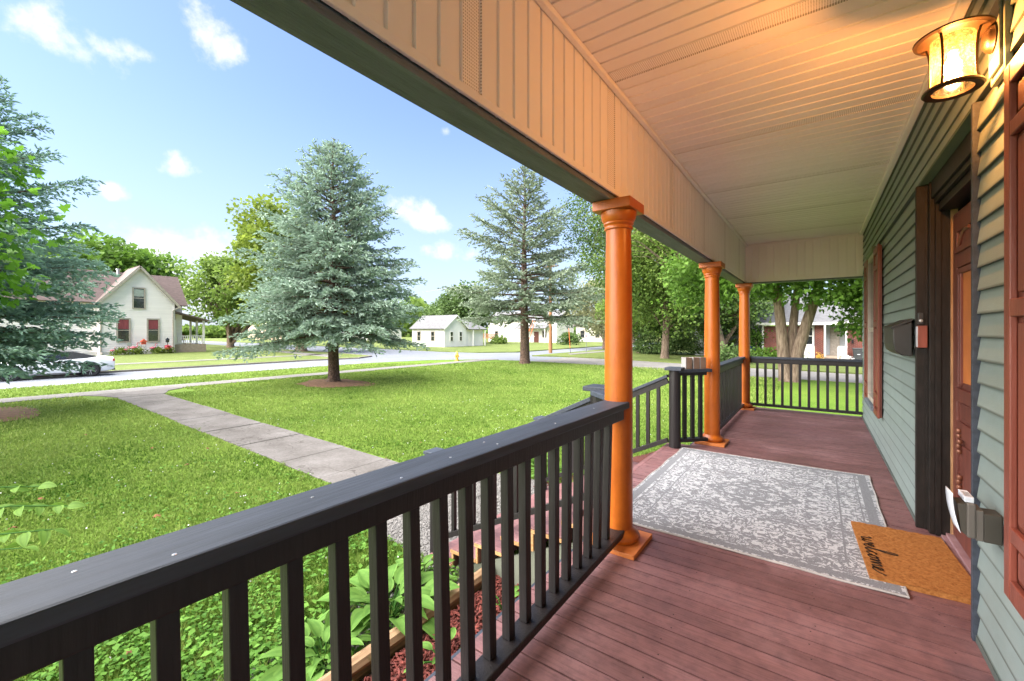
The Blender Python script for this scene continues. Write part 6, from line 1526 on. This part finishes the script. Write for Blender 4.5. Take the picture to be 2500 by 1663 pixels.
# ------------------------------------------------------------------ parked car
CAR = thing('parked_car', 'white convertible with black soft top parked under the left spruce', 'car', (-31.93, 3.9, ROAD), 0)
CS = 1.0
def carloft(secs, name, mat, smooth=True, bevel=0):      # sections: (y, [(x,z)...]) from centre bottom round to centre top, mirrored
    mb = MB(); n = None; V = []
    for yy, prof in secs:
        full = [(x, z) for x, z in prof] + [(-x, z) for x, z in reversed(prof)]
        n = len(full); V += [(x * CS, yy * CS, z * CS) for x, z in full]
    F = []
    for j in range(len(secs) - 1):
        for i in range(n - 1): F.append((j * n + i, j * n + i + 1, (j + 1) * n + i + 1, (j + 1) * n + i))
        F.append((j * n + n - 1, j * n, (j + 1) * n, (j + 1) * n + n - 1))
    F.append(tuple(reversed(range(n)))); F.append(tuple((len(secs) - 1) * n + i for i in range(n)))
    mb.add(V, F); o = mb.build(name, mat, CAR, world=False, smooth=smooth)
    return o
def sec(y, w, zb, belt, top):
    return (y, [(w * .80, zb), (w * .97, zb + .05), (w, zb + .25), (w * .985, (zb + belt) / 2 + .12), (w * .93, belt), (w * .80, top - .015), (w * .4, top)])
body = carloft([sec(2.39, .72, .42, .78, .86), sec(2.33, .84, .30, .86, .98), sec(2.1, .91, .24, .93, 1.03), sec(1.75, .945, .22, .95, 1.03), sec(1.0, .955, .20, .93, .97), sec(.2, .94, .18, .90, .94), sec(-.8, .94, .18, .88, .93), sec(-1.5, .95, .20, .84, .92), sec(-2.1, .90, .22, .74, .82), sec(-2.38, .74, .30, .62, .68)], 'body', M['carwhite'])
def wheelset(y, x):
    w = MB().lathe([(.19, -.11), (.31, -.12), (.345, -.09), (.345, .09), (.31, .12), (.19, .11)], 32, (0, 0, 0), axis='x', cap=False)
    o = w.build('tyre', M['tyre'], CAR, world=False, smooth=True); o.location = (x * CS, y * CS, .345 * CS); o.scale = (CS,) * 3
    s = 1 if x > 0 else -1
    mb = MB().lathe([(.235, .085), (.265, .105), (.272, .11), (.272, .06), (.235, .06)], 32, axis='x', cap=False)
    for k in range(10):
        a = R(36 * k + (8 if k % 2 else -8)); mb.beam((.095, .03 * math.cos(a), .03 * math.sin(a)), (.10, .24 * math.cos(a), .24 * math.sin(a)), .028, .02)
    mb.lathe([(.05, .09), (.05, .11), (0, .112)], 12, axis='x', cap=False)
    r = mb.build('rim', M['alloy'], o, world=False); r.scale = (s, 1, 1)
    MB().lathe([(.23, .02 * s), (0, .021 * s)], 24, axis='x', cap=False).build('brake_shadow', M['rail'], o, world=False)
for yy in (1.38, -1.34):
    for xx in (.86, -.86): wheelset(yy, xx)
for yy in (1.38, -1.34):
    for s in (1, -1):
        mb = MB(); mb.lathe([(.40, .0), (.40, .012), (.34, .0125)], 28, (0, 0, 0), axis='x', cap=True)
        o = mb.build('wheel_arch', M['rail'], CAR, world=False); o.location = (s * .948 * CS - (0 if s > 0 else .012), yy * CS, .375 * CS); o.scale = (1, CS, CS)
carloft([(1.72, [(.55, .98), (.74, .99), (.72, 1.02), (.4, 1.035)]), (1.25, [(.6, .96), (.80, .97), (.70, 1.16), (.4, 1.20)]), (.8, [(.6, .94), (.82, .95), (.66, 1.30), (.38, 1.36)]), (.1, [(.6, .93), (.82, .94), (.64, 1.34), (.38, 1.40)]), (-.45, [(.6, .92), (.82, .93), (.63, 1.32), (.38, 1.38)])], 'soft_top', M['softtop'])
carloft([(-.455, [(.6, .91), (.80, .92), (.625, 1.31), (.38, 1.365)]), (-.85, [(.6, .91), (.80, .92), (.70, 1.12), (.38, 1.16)]), (-1.2, [(.6, .90), (.78, .905), (.74, .93), (.38, .94)])], 'windscreen', M['glass_dark'])
for s in (1, -1):
    MB().hexa([(s * .826 * CS, .55 * CS, .97 * CS), (s * .836 * CS, .55 * CS, .97 * CS), (s * .836 * CS, -.5 * CS, .95 * CS), (s * .826 * CS, -.5 * CS, .95 * CS)], [(s * .70 * CS, .38 * CS, 1.24 * CS), (s * .71 * CS, .38 * CS, 1.24 * CS), (s * .70 * CS, -.42 * CS, 1.26 * CS), (s * .69 * CS, -.42 * CS, 1.26 * CS)]).build('side_window', M['glass_dark'], CAR, world=False)
    MB().box(s * .845 * CS, s * .90 * CS, 2.27 * CS, 2.345 * CS, .76 * CS, .90 * CS).build('taillight', M['taillight'], CAR, world=False, bevel=.01)
    MB().box(s * .955 * CS, s * .962 * CS, -.75 * CS, .72 * CS, .24 * CS, .27 * CS).build('side_sill', M['rail'], CAR, world=False)
    MB().box(s * .94 * CS, s * .955 * CS, 2.02 * CS, 2.2 * CS, .50 * CS, .52 * CS).build('reflector', M['rail'], CAR, world=False)
MB().box(-.7 * CS, .7 * CS, 2.28 * CS, 2.40 * CS, .26 * CS, .38 * CS).build('rear_diffuser', M['rail'], CAR, world=False, bevel=.02)
